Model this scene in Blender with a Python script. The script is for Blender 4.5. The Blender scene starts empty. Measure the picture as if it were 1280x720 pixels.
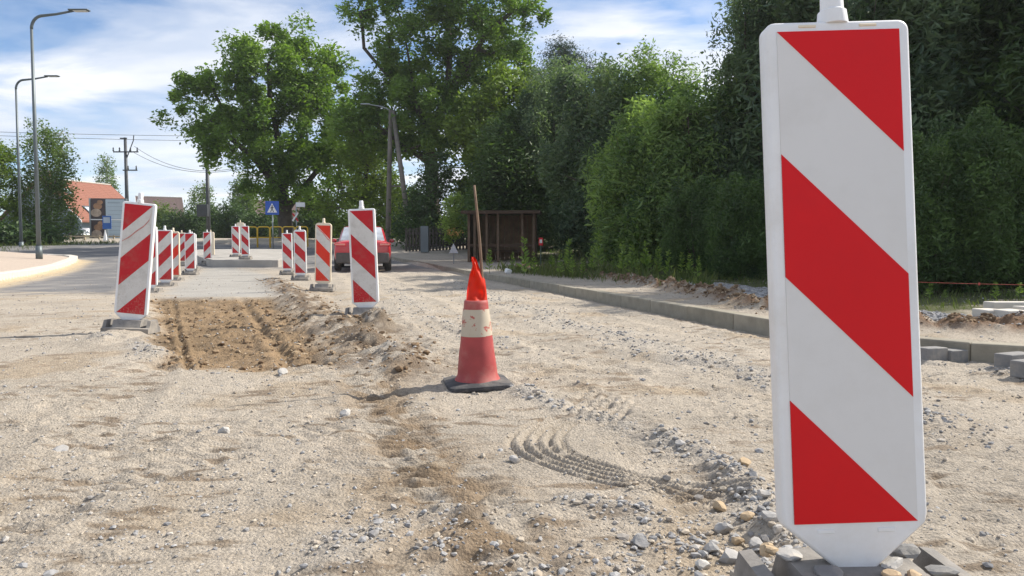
import bpy, bmesh, math, random
import numpy as np
from mathutils import Vector, Matrix

# ------------------------------------------------------------------ camera, sky, sun, exposure
SC = bpy.context.scene
COL = SC.collection
F, CX, CY, W0 = 924.0, 640.0, 360.0, 1280.0
CAM_H, PITCH = 0.77, math.atan(49.0 / 924.0)
cam_d = bpy.data.cameras.new('camera'); cam = bpy.data.objects.new('camera', cam_d); COL.objects.link(cam)
cam.location = (0, 0, CAM_H); cam.rotation_euler = (math.pi / 2 - PITCH, 0, 0)
cam_d.sensor_width = 36.0; cam_d.lens = F / W0 * 36.0; cam_d.clip_start = 0.05; cam_d.clip_end = 4000
SC.camera = cam
SUN_EL, SUN_AZ = math.radians(41), math.radians(66)      # azimuth clockwise from +Y
to_sun = Vector((math.sin(SUN_AZ) * math.cos(SUN_EL), math.cos(SUN_AZ) * math.cos(SUN_EL), math.sin(SUN_EL)))
sun_d = bpy.data.lights.new('sun', 'SUN'); sun = bpy.data.objects.new('sun', sun_d); COL.objects.link(sun)
sun_d.energy = 5.0; sun_d.angle = math.radians(0.53); sun_d.color = (1.0, 0.93, 0.82)
sun.rotation_euler = to_sun.to_track_quat('Z', 'Y').to_euler(); sun.location = (20, 5, 30)
SC.view_settings.view_transform = 'Standard'; SC.view_settings.look = 'None'
SC.view_settings.gamma = 1.0; SC.view_settings.use_curve_mapping = False
SC.view_settings.exposure = 0.52

wd = bpy.data.worlds.new('World'); SC.world = wd; wd.use_nodes = True
nt = wd.node_tree; nt.nodes.clear()
def N(t, typ, **kw):
    n = t.nodes.new(typ)
    for k, v in kw.items():
        if k == 'inp':
            for a, b in v.items(): n.inputs[a].default_value = b
        else: setattr(n, k, v)
    return n
def ramp(t, stops, interp='LINEAR'):
    n = t.nodes.new('ShaderNodeValToRGB'); cr = n.color_ramp; cr.interpolation = interp
    while len(cr.elements) < len(stops): cr.elements.new(0.5)
    for e, (p, c) in zip(cr.elements, stops):
        e.position = p; e.color = c if len(c) == 4 else (*c, 1)
    return n
def build_world():
    L = nt.links.new
    out = N(nt, 'ShaderNodeOutputWorld'); bg = N(nt, 'ShaderNodeBackground', inp={'Strength': 0.118})
    sky = N(nt, 'ShaderNodeTexSky', sky_type='NISHITA', sun_disc=False, sun_elevation=SUN_EL, sun_rotation=SUN_AZ)
    sky.altitude = 1800; sky.air_density = 1.0; sky.dust_density = 0.15; sky.ozone_density = 3.0
    tc = N(nt, 'ShaderNodeTexCoord'); sep = N(nt, 'ShaderNodeSeparateXYZ'); L(tc.outputs['Generated'], sep.inputs[0])
    add = N(nt, 'ShaderNodeMath', operation='ADD', inp={1: 0.16}); L(sep.outputs['Z'], add.inputs[0])
    mx = N(nt, 'ShaderNodeMath', operation='MAXIMUM', inp={1: 0.03}); L(add.outputs[0], mx.inputs[0])
    dx = N(nt, 'ShaderNodeMath', operation='DIVIDE'); dy = N(nt, 'ShaderNodeMath', operation='DIVIDE')
    L(sep.outputs['X'], dx.inputs[0]); L(mx.outputs[0], dx.inputs[1]); L(sep.outputs['Y'], dy.inputs[0]); L(mx.outputs[0], dy.inputs[1])
    cb = N(nt, 'ShaderNodeCombineXYZ', inp={'Z': 3.7}); L(dx.outputs[0], cb.inputs[0]); L(dy.outputs[0], cb.inputs[1])
    # broad thin veil, streaked
    mp = N(nt, 'ShaderNodeMapping'); mp.inputs['Scale'].default_value = (0.55, 0.9, 1); mp.inputs['Location'].default_value = (1.2, 0.35, 0); L(cb.outputs[0], mp.inputs[0])
    n1 = N(nt, 'ShaderNodeTexNoise', inp={'Scale': 1.75, 'Detail': 10, 'Roughness': 0.55, 'Distortion': 0.45}); L(mp.outputs[0], n1.inputs[0])
    r1 = ramp(nt, [(0.42, (0, 0, 0)), (0.58, (1, 1, 1))]); L(n1.outputs[0], r1.inputs[0])
    # puffier low cumulus
    n2 = N(nt, 'ShaderNodeTexNoise', inp={'Scale': 2.6, 'Detail': 10, 'Roughness': 0.52, 'Distortion': 0.15}); 
    mp2 = N(nt, 'ShaderNodeMapping'); mp2.inputs['Scale'].default_value = (1.0, 1.0, 2.6); mp2.inputs['Location'].default_value = (0.3, 2.0, 0.6)
    L(tc.outputs['Generated'], mp2.inputs[0]); L(mp2.outputs[0], n2.inputs[0])
    r2 = ramp(nt, [(0.53, (0, 0, 0)), (0.66, (1, 1, 1))]); L(n2.outputs[0], r2.inputs[0])
    m1 = N(nt, 'ShaderNodeMath', operation='MULTIPLY', inp={1: 0.88}); L(r1.outputs[0], m1.inputs[0])
    m2 = N(nt, 'ShaderNodeMath', operation='MULTIPLY', inp={1: 0.75}); L(r2.outputs[0], m2.inputs[0])
    mm = N(nt, 'ShaderNodeMath', operation='MAXIMUM'); L(m1.outputs[0], mm.inputs[0]); L(m2.outputs[0], mm.inputs[1])
    # cloud tone : white tops, lilac-grey bases
    n3 = N(nt, 'ShaderNodeTexNoise', inp={'Scale': 3.1, 'Detail': 6, 'Roughness': 0.5}); L(mp.outputs[0], n3.inputs[0])
    r3 = ramp(nt, [(0.35, (4.4, 4.9, 5.8)), (0.60, (6.9, 6.9, 7.0))]); L(n3.outputs[0], r3.inputs[0])
    mix = N(nt, 'ShaderNodeMixRGB'); L(mm.outputs[0], mix.inputs[0]); hsv = N(nt, 'ShaderNodeHueSaturation', inp={'Saturation': 1.0}); L(sky.outputs[0], hsv.inputs['Color']); L(hsv.outputs[0], mix.inputs[1]); L(r3.outputs[0], mix.inputs[2])
    L(mix.outputs[0], bg.inputs[0]); L(bg.outputs[0], out.inputs[0])
build_world()

# ------------------------------------------------------------------ helpers
def ray(px, py):
    c, s = math.cos(PITCH), math.sin(PITCH)
    u = (px - CX) / F; v = -(py - CY) / F
    return Vector((u, c + v * s, -s + v * c))
def P(px, py, Y):            # point on the pixel's ray at forward distance Y
    d = ray(px, py); k = Y / d.y
    return Vector((d.x * k, Y, CAM_H + d.z * k))
def G(px, py, z=0.0):        # point where the pixel's ray meets height z
    d = ray(px, py); k = (z - CAM_H) / d.z
    return Vector((d.x * k, d.y * k, z))

RNG = np.random.default_rng(7)
_perm = RNG.permutation(1024).astype(np.int64)
_grad = RNG.random((1024,)) * 2 * np.pi
_gx, _gy = np.cos(_grad), np.sin(_grad)
def perlin(x, y):
    xi = np.floor(x).astype(np.int64); yi = np.floor(y).astype(np.int64)
    xf = x - xi; yf = y - yi
    u = xf * xf * xf * (xf * (xf * 6 - 15) + 10); v = yf * yf * yf * (yf * (yf * 6 - 15) + 10)
    def g(ix, iy, dx, dy):
        h = _perm[(_perm[ix & 1023] + iy) & 1023]
        return _gx[h] * dx + _gy[h] * dy
    a = g(xi, yi, xf, yf); b = g(xi + 1, yi, xf - 1, yf); c = g(xi, yi + 1, xf, yf - 1); d = g(xi + 1, yi + 1, xf - 1, yf - 1)
    return (a + u * (b - a)) * (1 - v) + (c + u * (d - c)) * v
def fbm(x, y, sc, octv=3, rough=0.5, ox=0.0):
    s = 0; a = 1.0; f = 1.0 / sc
    for i in range(octv):
        s = s + a * perlin(x * f + ox + 17.3 * i, y * f - ox + 9.1 * i); a *= rough; f *= 2.03
    return s
def sst(a, b, x):
    t = np.clip((x - a) / (b - a), 0, 1); return t * t * (3 - 2 * t)
def polydist(x, y, pts):     # distance, arc length and signed side to a polyline
    best = np.full(x.shape, 1e9); arc = np.zeros(x.shape); sgn = np.ones(x.shape); acc = 0.0
    for (ax, ay), (bx, by) in zip(pts[:-1], pts[1:]):
        dx, dy = bx - ax, by - ay; L2 = dx * dx + dy * dy; L = math.sqrt(L2)
        t = np.clip(((x - ax) * dx + (y - ay) * dy) / L2, 0, 1)
        d = np.hypot(x - (ax + t * dx), y - (ay + t * dy)); m = d < best
        best = np.where(m, d, best); arc = np.where(m, acc + t * L, arc)
        sgn = np.where(m, np.sign(dx * (y - ay) - dy * (x - ax)), sgn); acc += L
    return best, arc, sgn
def smooth_poly(pts, n=8):   # Catmull-Rom
    p = [np.array(q, float) for q in pts]; p = [2 * p[0] - p[1]] + p + [2 * p[-1] - p[-2]]; out = []
    for i in range(1, len(p) - 2):
        for k in range(n):
            t = k / n
            out.append(0.5 * ((2 * p[i]) + (-p[i - 1] + p[i + 1]) * t + (2 * p[i - 1] - 5 * p[i] + 4 * p[i + 1] - p[i + 2]) * t * t + (-p[i - 1] + 3 * p[i] - 3 * p[i + 1] + p[i + 2]) * t ** 3))
    out.append(p[-2]); return [tuple(q) for q in out]

def mesh_np(name, V, Fc, smooth=False, n=4):
    me = bpy.data.meshes.new(name); V = np.asarray(V, np.float32); Fc = np.asarray(Fc, np.int32)
    me.vertices.add(len(V)); me.vertices.foreach_set('co', V.ravel())
    me.loops.add(Fc.size); me.loops.foreach_set('vertex_index', Fc.ravel())
    me.polygons.add(len(Fc)); me.polygons.foreach_set('loop_start', np.arange(0, Fc.size, n, dtype=np.int32))
    me.polygons.foreach_set('use_smooth', np.full(len(Fc), bool(smooth)))
    me.update(calc_edges=True); return me

class MB:
    def __init__(s): s.v = []; s.f = []
    def add(s, vs, fs):
        o = len(s.v); s.v += [tuple(q) for q in vs]; s.f += [tuple(i + o for i in f) for f in fs]; return s
    def box(s, c, d, rot=None, jit=0.0, rnd=random):
        x, y, z = d[0] / 2, d[1] / 2, d[2] / 2
        vs = [Vector((a * x, b * y, e * z)) for a in (-1, 1) for b in (-1, 1) for e in (-1, 1)]
        if jit: vs = [q + Vector([rnd.uniform(-jit, jit) for _ in range(3)]) for q in vs]
        if rot is not None: vs = [rot @ q for q in vs]
        return s.add([q + Vector(c) for q in vs], [(0, 1, 3, 2), (4, 6, 7, 5), (0, 4, 5, 1), (2, 3, 7, 6), (0, 2, 6, 4), (1, 5, 7, 3)])
    def tube(s, pts, rads, n=8, cap=True):
        pts = [Vector(p) for p in pts]
        if not hasattr(rads, '__len__'): rads = [rads] * len(pts)
        vs = []; fs = []; ref = None
        for i, p in enumerate(pts):
            t = (pts[min(i + 1, len(pts) - 1)] - pts[max(i - 1, 0)]).normalized()
            if ref is None: ref = t.orthogonal().normalized()
            ref = (ref - t * ref.dot(t)); ref = ref.normalized() if ref.length > 1e-6 else t.orthogonal().normalized()
            b = t.cross(ref)
            for k in range(n):
                a = 2 * math.pi * k / n; vs.append(p + (ref * math.cos(a) + b * math.sin(a)) * rads[i])
        for i in range(len(pts) - 1):
            for k in range(n):
                k2 = (k + 1) % n; fs.append((i * n + k, i * n + k2, (i + 1) * n + k2, (i + 1) * n + k))
        if cap:
            fs.append(tuple(reversed(range(n)))); fs.append(tuple((len(pts) - 1) * n + k for k in range(n)))
        return s.add(vs, fs)
    def lathe(s, prof, n=24, c=(0, 0, 0), wob=None):
        vs = []; fs = []; m = len(prof)
        for k in range(n):
            a = 2 * math.pi * k / n
            for j, (r, z) in enumerate(prof):
                rr = r if wob is None else r * wob(a, j)
                vs.append((c[0] + rr * math.cos(a), c[1] + rr * math.sin(a), c[2] + z))
        for k in range(n):
            k2 = (k + 1) % n
            for j in range(m - 1): fs.append((k * m + j, k2 * m + j, k2 * m + j + 1, k * m + j + 1))
        return s.add(vs, fs)
    def prism(s, poly, y0, y1):   # poly in (x,z), extruded along y
        n = len(poly); vs = [(a, y0, b) for a, b in poly] + [(a, y1, b) for a, b in poly]
        fs = [tuple(range(n)), tuple(reversed(range(n, 2 * n)))]
        fs += [(i, i + n, (i + 1) % n + n, (i + 1) % n) for i in range(n)]
        return s.add(vs, fs)
    def build(s, name, mat, parent=None, smooth=False, bevel=0.0, seg=2, M=None, fixn=True):
        me = bpy.data.meshes.new(name); me.from_pydata([tuple(q) for q in s.v], [], s.f)
        bm = bmesh.new(); bm.from_mesh(me)
        if fixn: bmesh.ops.recalc_face_normals(bm, faces=bm.faces)
        if bevel:
            es = [e for e in bm.edges if len(e.link_faces) == 2 and e.calc_face_angle(0) > math.radians(28)]
            bmesh.ops.bevel(bm, geom=es, offset=bevel, segments=seg, profile=0.5, affect='EDGES', clamp_overlap=True)
        if M is not None: bmesh.ops.transform(bm, matrix=M, verts=bm.verts)
        bm.to_mesh(me); bm.free()
        me.polygons.foreach_set('use_smooth', np.full(len(me.polygons), bool(smooth)))
        if mat: me.materials.append(mat)
        o = bpy.data.objects.new(name, me); COL.objects.link(o)
        if parent: o.parent = parent
        return o
def smooth_by_angle(o, deg=35):
    me = o.data; me.polygons.foreach_set('use_smooth', np.ones(len(me.polygons), bool))
    bm = bmesh.new(); bm.from_mesh(me)
    for e in bm.edges: e.smooth = not (len(e.link_faces) == 2 and e.calc_face_angle(0) > math.radians(deg))
    bm.to_mesh(me); bm.free(); return o
def tag(o, label=None, cat=None, group=None, kind=None):
    for k, v in (('label', label), ('category', cat), ('group', group), ('kind', kind)):
        if v: o[k] = v
    return o
def empty(name, loc=(0, 0, 0), rot=(0, 0, 0)):
    o = bpy.data.objects.new(name, None); COL.objects.link(o); o.location = loc; o.rotation_euler = rot; o.empty_display_size = 0.1
    return o
def copy_tree(o, parent=None):
    c = o.copy(); COL.objects.link(c); c.parent = parent
    for ch in [q for q in o.children]: copy_tree(ch, c)
    return c
def obj_from(name, me, mat=None, parent=None):
    if mat and not me.materials: me.materials.append(mat)
    o = bpy.data.objects.new(name, me); COL.objects.link(o)
    if parent: o.parent = parent
    return o

# ------------------------------------------------------------------ materials
def pmat(name, col, rough=0.6, var=0.12, scale=8.0, bump=0.0, bscale=40.0, metal=0.0, spec=0.5, dirt=None, dirt_amt=0.4, dscale=3.0, detail=5, coord='Object', coat=0.0):
    m = bpy.data.materials.new(name); m.use_nodes = True; t = m.node_tree; L = t.links.new
    b = t.nodes['Principled BSDF']; b.inputs['Roughness'].default_value = rough; b.inputs['Metallic'].default_value = metal
    b.inputs['Specular IOR Level'].default_value = spec; b.inputs['Coat Weight'].default_value = coat
    tc = N(t, 'ShaderNodeTexCoord'); src = tc.outputs[coord]
    n = N(t, 'ShaderNodeTexNoise', inp={'Scale': scale, 'Detail': detail, 'Roughness': 0.6}); L(src, n.inputs[0])
    lo = tuple(max(0, c * (1 - var)) for c in col); hi = tuple(min(1, c * (1 + var)) for c in col)
    r = ramp(t, [(0.3, lo), (0.7, hi)]); L(n.outputs[0], r.inputs[0]); c_out = r.outputs[0]
    if dirt is not None:
        n2 = N(t, 'ShaderNodeTexNoise', inp={'Scale': dscale, 'Detail': 8, 'Roughness': 0.7}); L(src, n2.inputs[0])
        r2 = ramp(t, [(0.48, (0, 0, 0)), (0.72, (dirt_amt,) * 3)]); L(n2.outputs[0], r2.inputs[0])
        mx = N(t, 'ShaderNodeMixRGB'); L(r2.outputs[0], mx.inputs[0]); L(c_out, mx.inputs[1]); mx.inputs[2].default_value = (*dirt, 1); c_out = mx.outputs[0]
    L(c_out, b.inputs['Base Color'])
    if bump:
        n3 = N(t, 'ShaderNodeTexNoise', inp={'Scale': bscale, 'Detail': 6, 'Roughness': 0.65}); L(src, n3.inputs[0])
        bp = N(t, 'ShaderNodeBump', inp={'Strength': 0.6, 'Distance': bump}); L(n3.outputs[0], bp.inputs['Height']); L(bp.outputs[0], b.inputs['Normal'])
    return m
def splash(m, amt=.75):          # dried mud spatter low on the board, thinning upwards
    t = m.node_tree; L = t.links.new; b = t.nodes['Principled BSDF']; old = b.inputs['Base Color'].links[0].from_socket
    tc = N(t, 'ShaderNodeTexCoord'); sp = N(t, 'ShaderNodeSeparateXYZ'); L(tc.outputs['Object'], sp.inputs[0])
    mr = N(t, 'ShaderNodeMapRange', inp={'From Min': -.1, 'From Max': .55, 'To Min': .20, 'To Max': -.02}); L(sp.outputs['Z'], mr.inputs['Value'])
    n = N(t, 'ShaderNodeTexNoise', inp={'Scale': 75, 'Detail': 3, 'Roughness': .6}); L(tc.outputs['Object'], n.inputs[0]); n2 = N(t, 'ShaderNodeTexNoise', inp={'Scale': 9, 'Detail': 5, 'Roughness': .6}); L(tc.outputs['Object'], n2.inputs[0])
    a1 = N(t, 'ShaderNodeMath', operation='MULTIPLY_ADD', inp={1: .45}); L(n2.outputs[0], a1.inputs[0]); L(n.outputs[0], a1.inputs[2])
    a2 = N(t, 'ShaderNodeMath', operation='ADD'); L(a1.outputs[0], a2.inputs[0]); L(mr.outputs[0], a2.inputs[1])
    r = ramp(t, [(.90, (0, 0, 0)), (1.0, (amt,) * 3)]); L(a2.outputs[0], r.inputs[0])
    mx = N(t, 'ShaderNodeMixRGB'); L(r.outputs[0], mx.inputs[0]); L(old, mx.inputs[1]); mx.inputs[2].default_value = (.40, .33, .25, 1); L(mx.outputs[0], b.inputs['Base Color'])
def leafmat(name, lo, hi, trans=0.35, rough=0.55):
    m = bpy.data.materials.new(name); m.use_nodes = True; t = m.node_tree; L = t.links.new
    t.nodes.clear(); out = N(t, 'ShaderNodeOutputMaterial'); b = N(t, 'ShaderNodeBsdfPrincipled', inp={'Roughness': rough, 'Specular IOR Level': 0.35})
    at = N(t, 'ShaderNodeAttribute', attribute_name='tint')
    r = ramp(t, [(0.0, lo), (1.0, hi)]); L(at.outputs['Fac'], r.inputs[0]); L(r.outputs[0], b.inputs['Base Color'])
    tr = N(t, 'ShaderNodeBsdfTranslucent')
    hs = N(t, 'ShaderNodeMixRGB', blend_type='MULTIPLY', inp={0: 1.0}); L(r.outputs[0], hs.inputs[1]); hs.inputs[2].default_value = (1.5, 1.65, 0.7, 1); L(hs.outputs[0], tr.inputs[0])
    mx = N(t, 'ShaderNodeMixShader', inp={0: trans}); L(b.outputs[0], mx.inputs[1]); L(tr.outputs[0], mx.inputs[2]); L(mx.outputs[0], out.inputs[0])
    return m
MT = {}
MT['frame'] = pmat('white_plastic', (0.80, 0.80, 0.80), 0.42, 0.03, 3, dirt=(0.55, 0.50, 0.42), dirt_amt=0.35, dscale=5)
MT['frame_old'] = pmat('cream_plastic', (0.78, 0.68, 0.52), 0.5, 0.06, 4, dirt=(0.45, 0.38, 0.28), dirt_amt=0.45, dscale=6)
MT['white_sheet'] = pmat('white_sheeting', (0.70, 0.685, 0.665), 0.40, 0.03, 2.5, dirt=(0.42, 0.38, 0.32), dirt_amt=0.12, dscale=9)
MT['white_dirty'] = pmat('white_sheeting_worn', (0.64, 0.615, 0.58), 0.45, 0.05, 4, dirt=(0.30, 0.27, 0.22), dirt_amt=0.5, dscale=7)
MT['red_sheet'] = pmat('red_sheeting', (0.66, 0.010, 0.014), 0.42, 0.05, 3, spec=0.2, dirt=(0.45, 0.02, 0.03), dirt_amt=0.12, dscale=9)
MT['red_dirty'] = pmat('red_sheeting_worn', (0.50, 0.014, 0.022), 0.45, 0.10, 5, spec=0.25, dirt=(0.36, 0.14, 0.11), dirt_amt=0.5, dscale=7)
MT['red_orange'] = pmat('red_orange_sheeting', (0.70, 0.035, 0.015), 0.42, 0.08, 4, spec=0.25, dirt=(0.45, 0.16, 0.10), dirt_amt=0.3, dscale=8)
for k_ in ('white_dirty', 'red_dirty', 'red_orange'): splash(MT[k_], .35)
MT['rubber'] = pmat('foot_rubber', (0.22, 0.205, 0.19), 0.85, 0.25, 14, bump=0.004, bscale=60, dirt=(0.42, 0.37, 0.30), dirt_amt=0.75, dscale=4)
MT['rubber_dark'] = pmat('foot_rubber_dark', (0.045, 0.045, 0.05), 0.85, 0.25, 14, bump=0.003, bscale=60, dirt=(0.30, 0.27, 0.23), dirt_amt=0.6, dscale=6)
MT['concrete'] = pmat('concrete', (0.26, 0.235, 0.18), 0.9, 0.16, 9, bump=0.004, bscale=70, dirt=(0.42, 0.36, 0.27), dirt_amt=0.5, dscale=3)
MT['concrete_new'] = pmat('pale_concrete', (0.58, 0.54, 0.48), 0.9, 0.10, 5, bump=0.003, bscale=60, dirt=(0.48, 0.42, 0.33), dirt_amt=0.4, dscale=2)
MT['paver'] = pmat('grey_paver', (0.22, 0.215, 0.21), 0.9, 0.18, 12, bump=0.003, bscale=90, dirt=(0.42, 0.37, 0.29), dirt_amt=0.5, dscale=9)
MT['stone'] = pmat('crushed_stone', (0.36, 0.35, 0.34), 0.85, 0.35, 6, bump=0.006, bscale=35, dirt=(0.46, 0.38, 0.28), dirt_amt=0.6, dscale=11)
MT['steel'] = pmat('galvanised_steel', (0.30, 0.33, 0.34), 0.5, 0.12, 2, metal=0.5)
MT['dark_steel'] = pmat('dark_steel', (0.06, 0.065, 0.07), 0.6, 0.2, 3, metal=0.3)
MT['wood_pole'] = pmat('weathered_pole', (0.17, 0.15, 0.125), 0.9, 0.35, 1.6, bump=0.01, bscale=8)
MT['wood_brown'] = pmat('brown_boards', (0.165, 0.110, 0.065), 0.85, 0.35, 3, bump=0.004, bscale=20)
MT['wood_dark'] = pmat('dark_boards', (0.07, 0.045, 0.028), 0.9, 0.3, 3)
MT['wood_pale'] = pmat('pale_timber', (0.36, 0.30, 0.21), 0.85, 0.2, 4, bump=0.003, bscale=25)
MT['yellow'] = pmat('yellow_paint', (0.66, 0.42, 0.03), 0.45, 0.1, 3)
MT['blue'] = pmat('blue_sign', (0.02, 0.09, 0.42), 0.45, 0.08, 3)
MT['white'] = pmat('white_paint', (0.78, 0.78, 0.77), 0.5, 0.04, 3)
MT['black'] = pmat('black_paint', (0.02, 0.02, 0.022), 0.6, 0.1, 3)
MT['wall_grey'] = pmat('grey_render', (0.34, 0.37, 0.42), 0.9, 0.06, 0.8)
MT['wall_cream'] = pmat('cream_render', (0.62, 0.57, 0.48), 0.9, 0.06, 0.8)
MT['glass'] = pmat('window_glass', (0.10, 0.13, 0.17), 0.08, 0.1, 1, spec=0.9)
MT['skyglass'] = pmat('skylight_glass', (0.55, 0.62, 0.70), 0.10, 0.05, 1, spec=1.0)
MT['car_red'] = pmat('red_car_paint', (0.50, 0.008, 0.022), 0.28, 0.05, 1.5, coat=0.7, dirt=(0.36, 0.20, 0.16), dirt_amt=0.3, dscale=1.2)
MT['car_white'] = pmat('white_car_paint', (0.75, 0.76, 0.76), 0.3, 0.03, 1.5, coat=0.5)
MT['tail'] = pmat('tail_lamp', (0.55, 0.01, 0.02), 0.15, 0.1, 6, coat=0.8)
MT['bumper'] = pmat('dusty_bumper', (0.09, 0.08, 0.075), 0.7, 0.25, 4, dirt=(0.38, 0.32, 0.25), dirt_amt=0.6, dscale=2)
MT['cone'] = pmat('faded_red_pvc', (0.36, 0.050, 0.048), 0.6, 0.2, 7, dirt=(0.42, 0.22, 0.17), dirt_amt=0.6, dscale=5)
MT['bark'] = pmat('bark', (0.075, 0.062, 0.05), 0.95, 0.4, 3, bump=0.02, bscale=10)
MT['birch_bark'] = pmat('birch_bark', (0.42, 0.40, 0.37), 0.9, 0.5, 4)
MT['cordred'] = pmat('red_cord', (0.50, 0.10, 0.08), 0.8, 0.2, 30)
MT['wire'] = pmat('wire', (0.03, 0.03, 0.035), 0.6, 0.1, 3)
def roofmat():
    m = pmat('roof_tile', (0.26, 0.105, 0.068), 0.85, 0.2, 3)
    return m
MT['roof'] = roofmat(); MT['roof_dark'] = pmat('dark_roof', (0.11, 0.075, 0.068), 0.85, 0.2, 2)
# cone's worn white band
def bandmat():
    m = pmat('worn_white_band', (0.50, 0.43, 0.33), 0.6, 0.08, 5); t = m.node_tree; L = t.links.new
    b = t.nodes['Principled BSDF']; old = b.inputs['Base Color'].links[0].from_socket
    tc = N(t, 'ShaderNodeTexCoord'); n = N(t, 'ShaderNodeTexNoise', inp={'Scale': 17, 'Detail': 6, 'Roughness': 0.7}); L(tc.outputs['Object'], n.inputs[0])
    r = ramp(t, [(0.57, (0, 0, 0)), (0.60, (1, 1, 1))]); L(n.outputs[0], r.inputs[0])
    mx = N(t, 'ShaderNodeMixRGB'); L(r.outputs[0], mx.inputs[0]); L(old, mx.inputs[1]); mx.inputs[2].default_value = (0.40, 0.09, 0.07, 1); L(mx.outputs[0], b.inputs['Base Color'])
    return m
MT['band'] = bandmat()
def flagmat():
    m = bpy.data.materials.new('orange_flag_film'); m.use_nodes = True; t = m.node_tree; L = t.links.new; t.nodes.clear()
    out = N(t, 'ShaderNodeOutputMaterial'); d = N(t, 'ShaderNodeBsdfPrincipled', inp={'Base Color': (0.85, 0.06, 0.015, 1), 'Roughness': 0.45})
    tr = N(t, 'ShaderNodeBsdfTranslucent', inp={'Color': (0.95, 0.085, 0.02, 1)}); mx = N(t, 'ShaderNodeMixShader', inp={0: 0.6})
    L(d.outputs[0], mx.inputs[1]); L(tr.outputs[0], mx.inputs[2]); L(mx.outputs[0], out.inputs[0]); return m
MT['flag'] = flagmat()
MT['ash'] = leafmat('ash_leaves', (0.055, 0.115, 0.018), (0.185, 0.285, 0.045))
MT['robinia'] = leafmat('tall_tree_leaves', (0.046, 0.100, 0.022), (0.165, 0.255, 0.045))
MT['maple'] = leafmat('maple_leaves', (0.070, 0.125, 0.020), (0.19, 0.26, 0.045))
MT['willow'] = leafmat('willow_leaves', (0.055, 0.105, 0.040), (0.250, 0.345, 0.120), trans=0.42)
MT['willow2'] = leafmat('willow_leaves_bluish', (0.055, 0.095, 0.055), (0.170, 0.235, 0.125), trans=0.34)
MT['dark_leaf'] = leafmat('dark_leaves', (0.030, 0.060, 0.022), (0.095, 0.160, 0.045), trans=0.25)
MT['conifer'] = leafmat('conifer_needles', (0.022, 0.048, 0.038), (0.060, 0.100, 0.075), trans=0.1)
MT['birch'] = leafmat('birch_leaves', (0.070, 0.120, 0.032), (0.170, 0.240, 0.075))
MT['weed'] = leafmat('weed_leaves', (0.10, 0.17, 0.04), (0.28, 0.36, 0.10), trans=0.45)
MT['grass'] = leafmat('grass_blades', (0.05, 0.08, 0.02), (0.15, 0.17, 0.055), trans=0.3)

# ------------------------------------------------------------------ terrain
T_Y = [-50, 20, 25, 30, 35, 40, 50, 85, 200, 1500]; T_Z = [0, 0, .05, .22, .55, .92, 1.15, 1.65, 2.3, 4.0]
KR_Y = [-50, 3.6, 4.0, 4.3, 4.55, 4.85, 5.2, 5.7, 6.6, 10.6, 15.2, 19.7, 25, 30, 36, 45, 60, 1500]
KR_X = [60, 60, 12, 6.0, 4.3, 3.4, 2.95, 2.62, 2.35, 1.41, .33, -.85, -2.35, -4.4, -8.3, -17, -40, -1500]
KL_Y = [-50, 5, 9, 12, 17, 23.7, 30.5, 31.6, 32.6, 34, 1500]
KL_X = [-9, -7.3, -8.5, -9.6, -11.75, -14.7, -17.9, -19.2, -22, -40, -60]
RIDGE = [(6.5, 5.35), (4.6, 5.65), (3.75, 5.85), (3.2, 6.35), (2.9, 7.6), (2.72, 10), (2.35, 14.7), (1.3, 20), (0.2, 24)]
_zo = [(180, 210), (108, 236), (60, 264), (46, 294), (92, 338), (232, 390), (410, 436), (600, 470), (790, 500)]; _zi = [(262, 230), (232, 246), (214, 268), (216, 300), (262, 336), (340, 364), (480, 402), (640, 430), (820, 456)]
def _zp(q): return tuple(G(620 + q[0] / 2.572, 440 + q[1] / 2.572)[:2])
ARCS = [smooth_poly([_zp(((1 - k / 4) * a[0] + k / 4 * b[0], (1 - k / 4) * a[1] + k / 4 * b[1])) for a, b in zip(_zo, _zi)], 6) for k in range(5)]
ARCS += [[_zp((300 + 30 * k, 120 + 8 * k)), _zp((255 + 30 * k, 165 + 8 * k)), _zp((225 + 32 * k, 205 + 8 * k))] for k in range(6)]
ARC = ARCS[2]
ROWL_Y = [0, 6.8, 12.9, 15.3, 21.3, 28, 60]; ROWL_X = [-0.4, -3.5, -6.3, -7.2, -9.4, -11.6, -26]
ROWR_Y = [0, 8.1, 13.4, 18, 21.5, 27, 60]; ROWR_X = [1.0, -1.6, -3.4, -5.1, -6.5, -9.6, -25]
TRACKS = [smooth_poly([tuple(G(*q)[:2]) for q in pl], 4) for pl in (
    [(455, 470), (500, 540), (560, 610), (640, 720), (700, 800)],
    [(70, 640), (150, 600), (300, 560), (430, 520), (520, 470)],
    [(-60, 700), (60, 620), (120, 540), (190, 460)],
    [(1290, 690), (1180, 590), (960, 510), (740, 455), (560, 390)],
    [(900, 640), (780, 540), (690, 480), (560, 420), (490, 380)])]
def trench_uv(x, y):
    v = (y - 4.75) / 7.05; xl = -2.3 - 3.45 * v; xr = -1.0 - 2.72 * v
    return (x - xl) / (xr - xl), v, xl, xr
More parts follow.
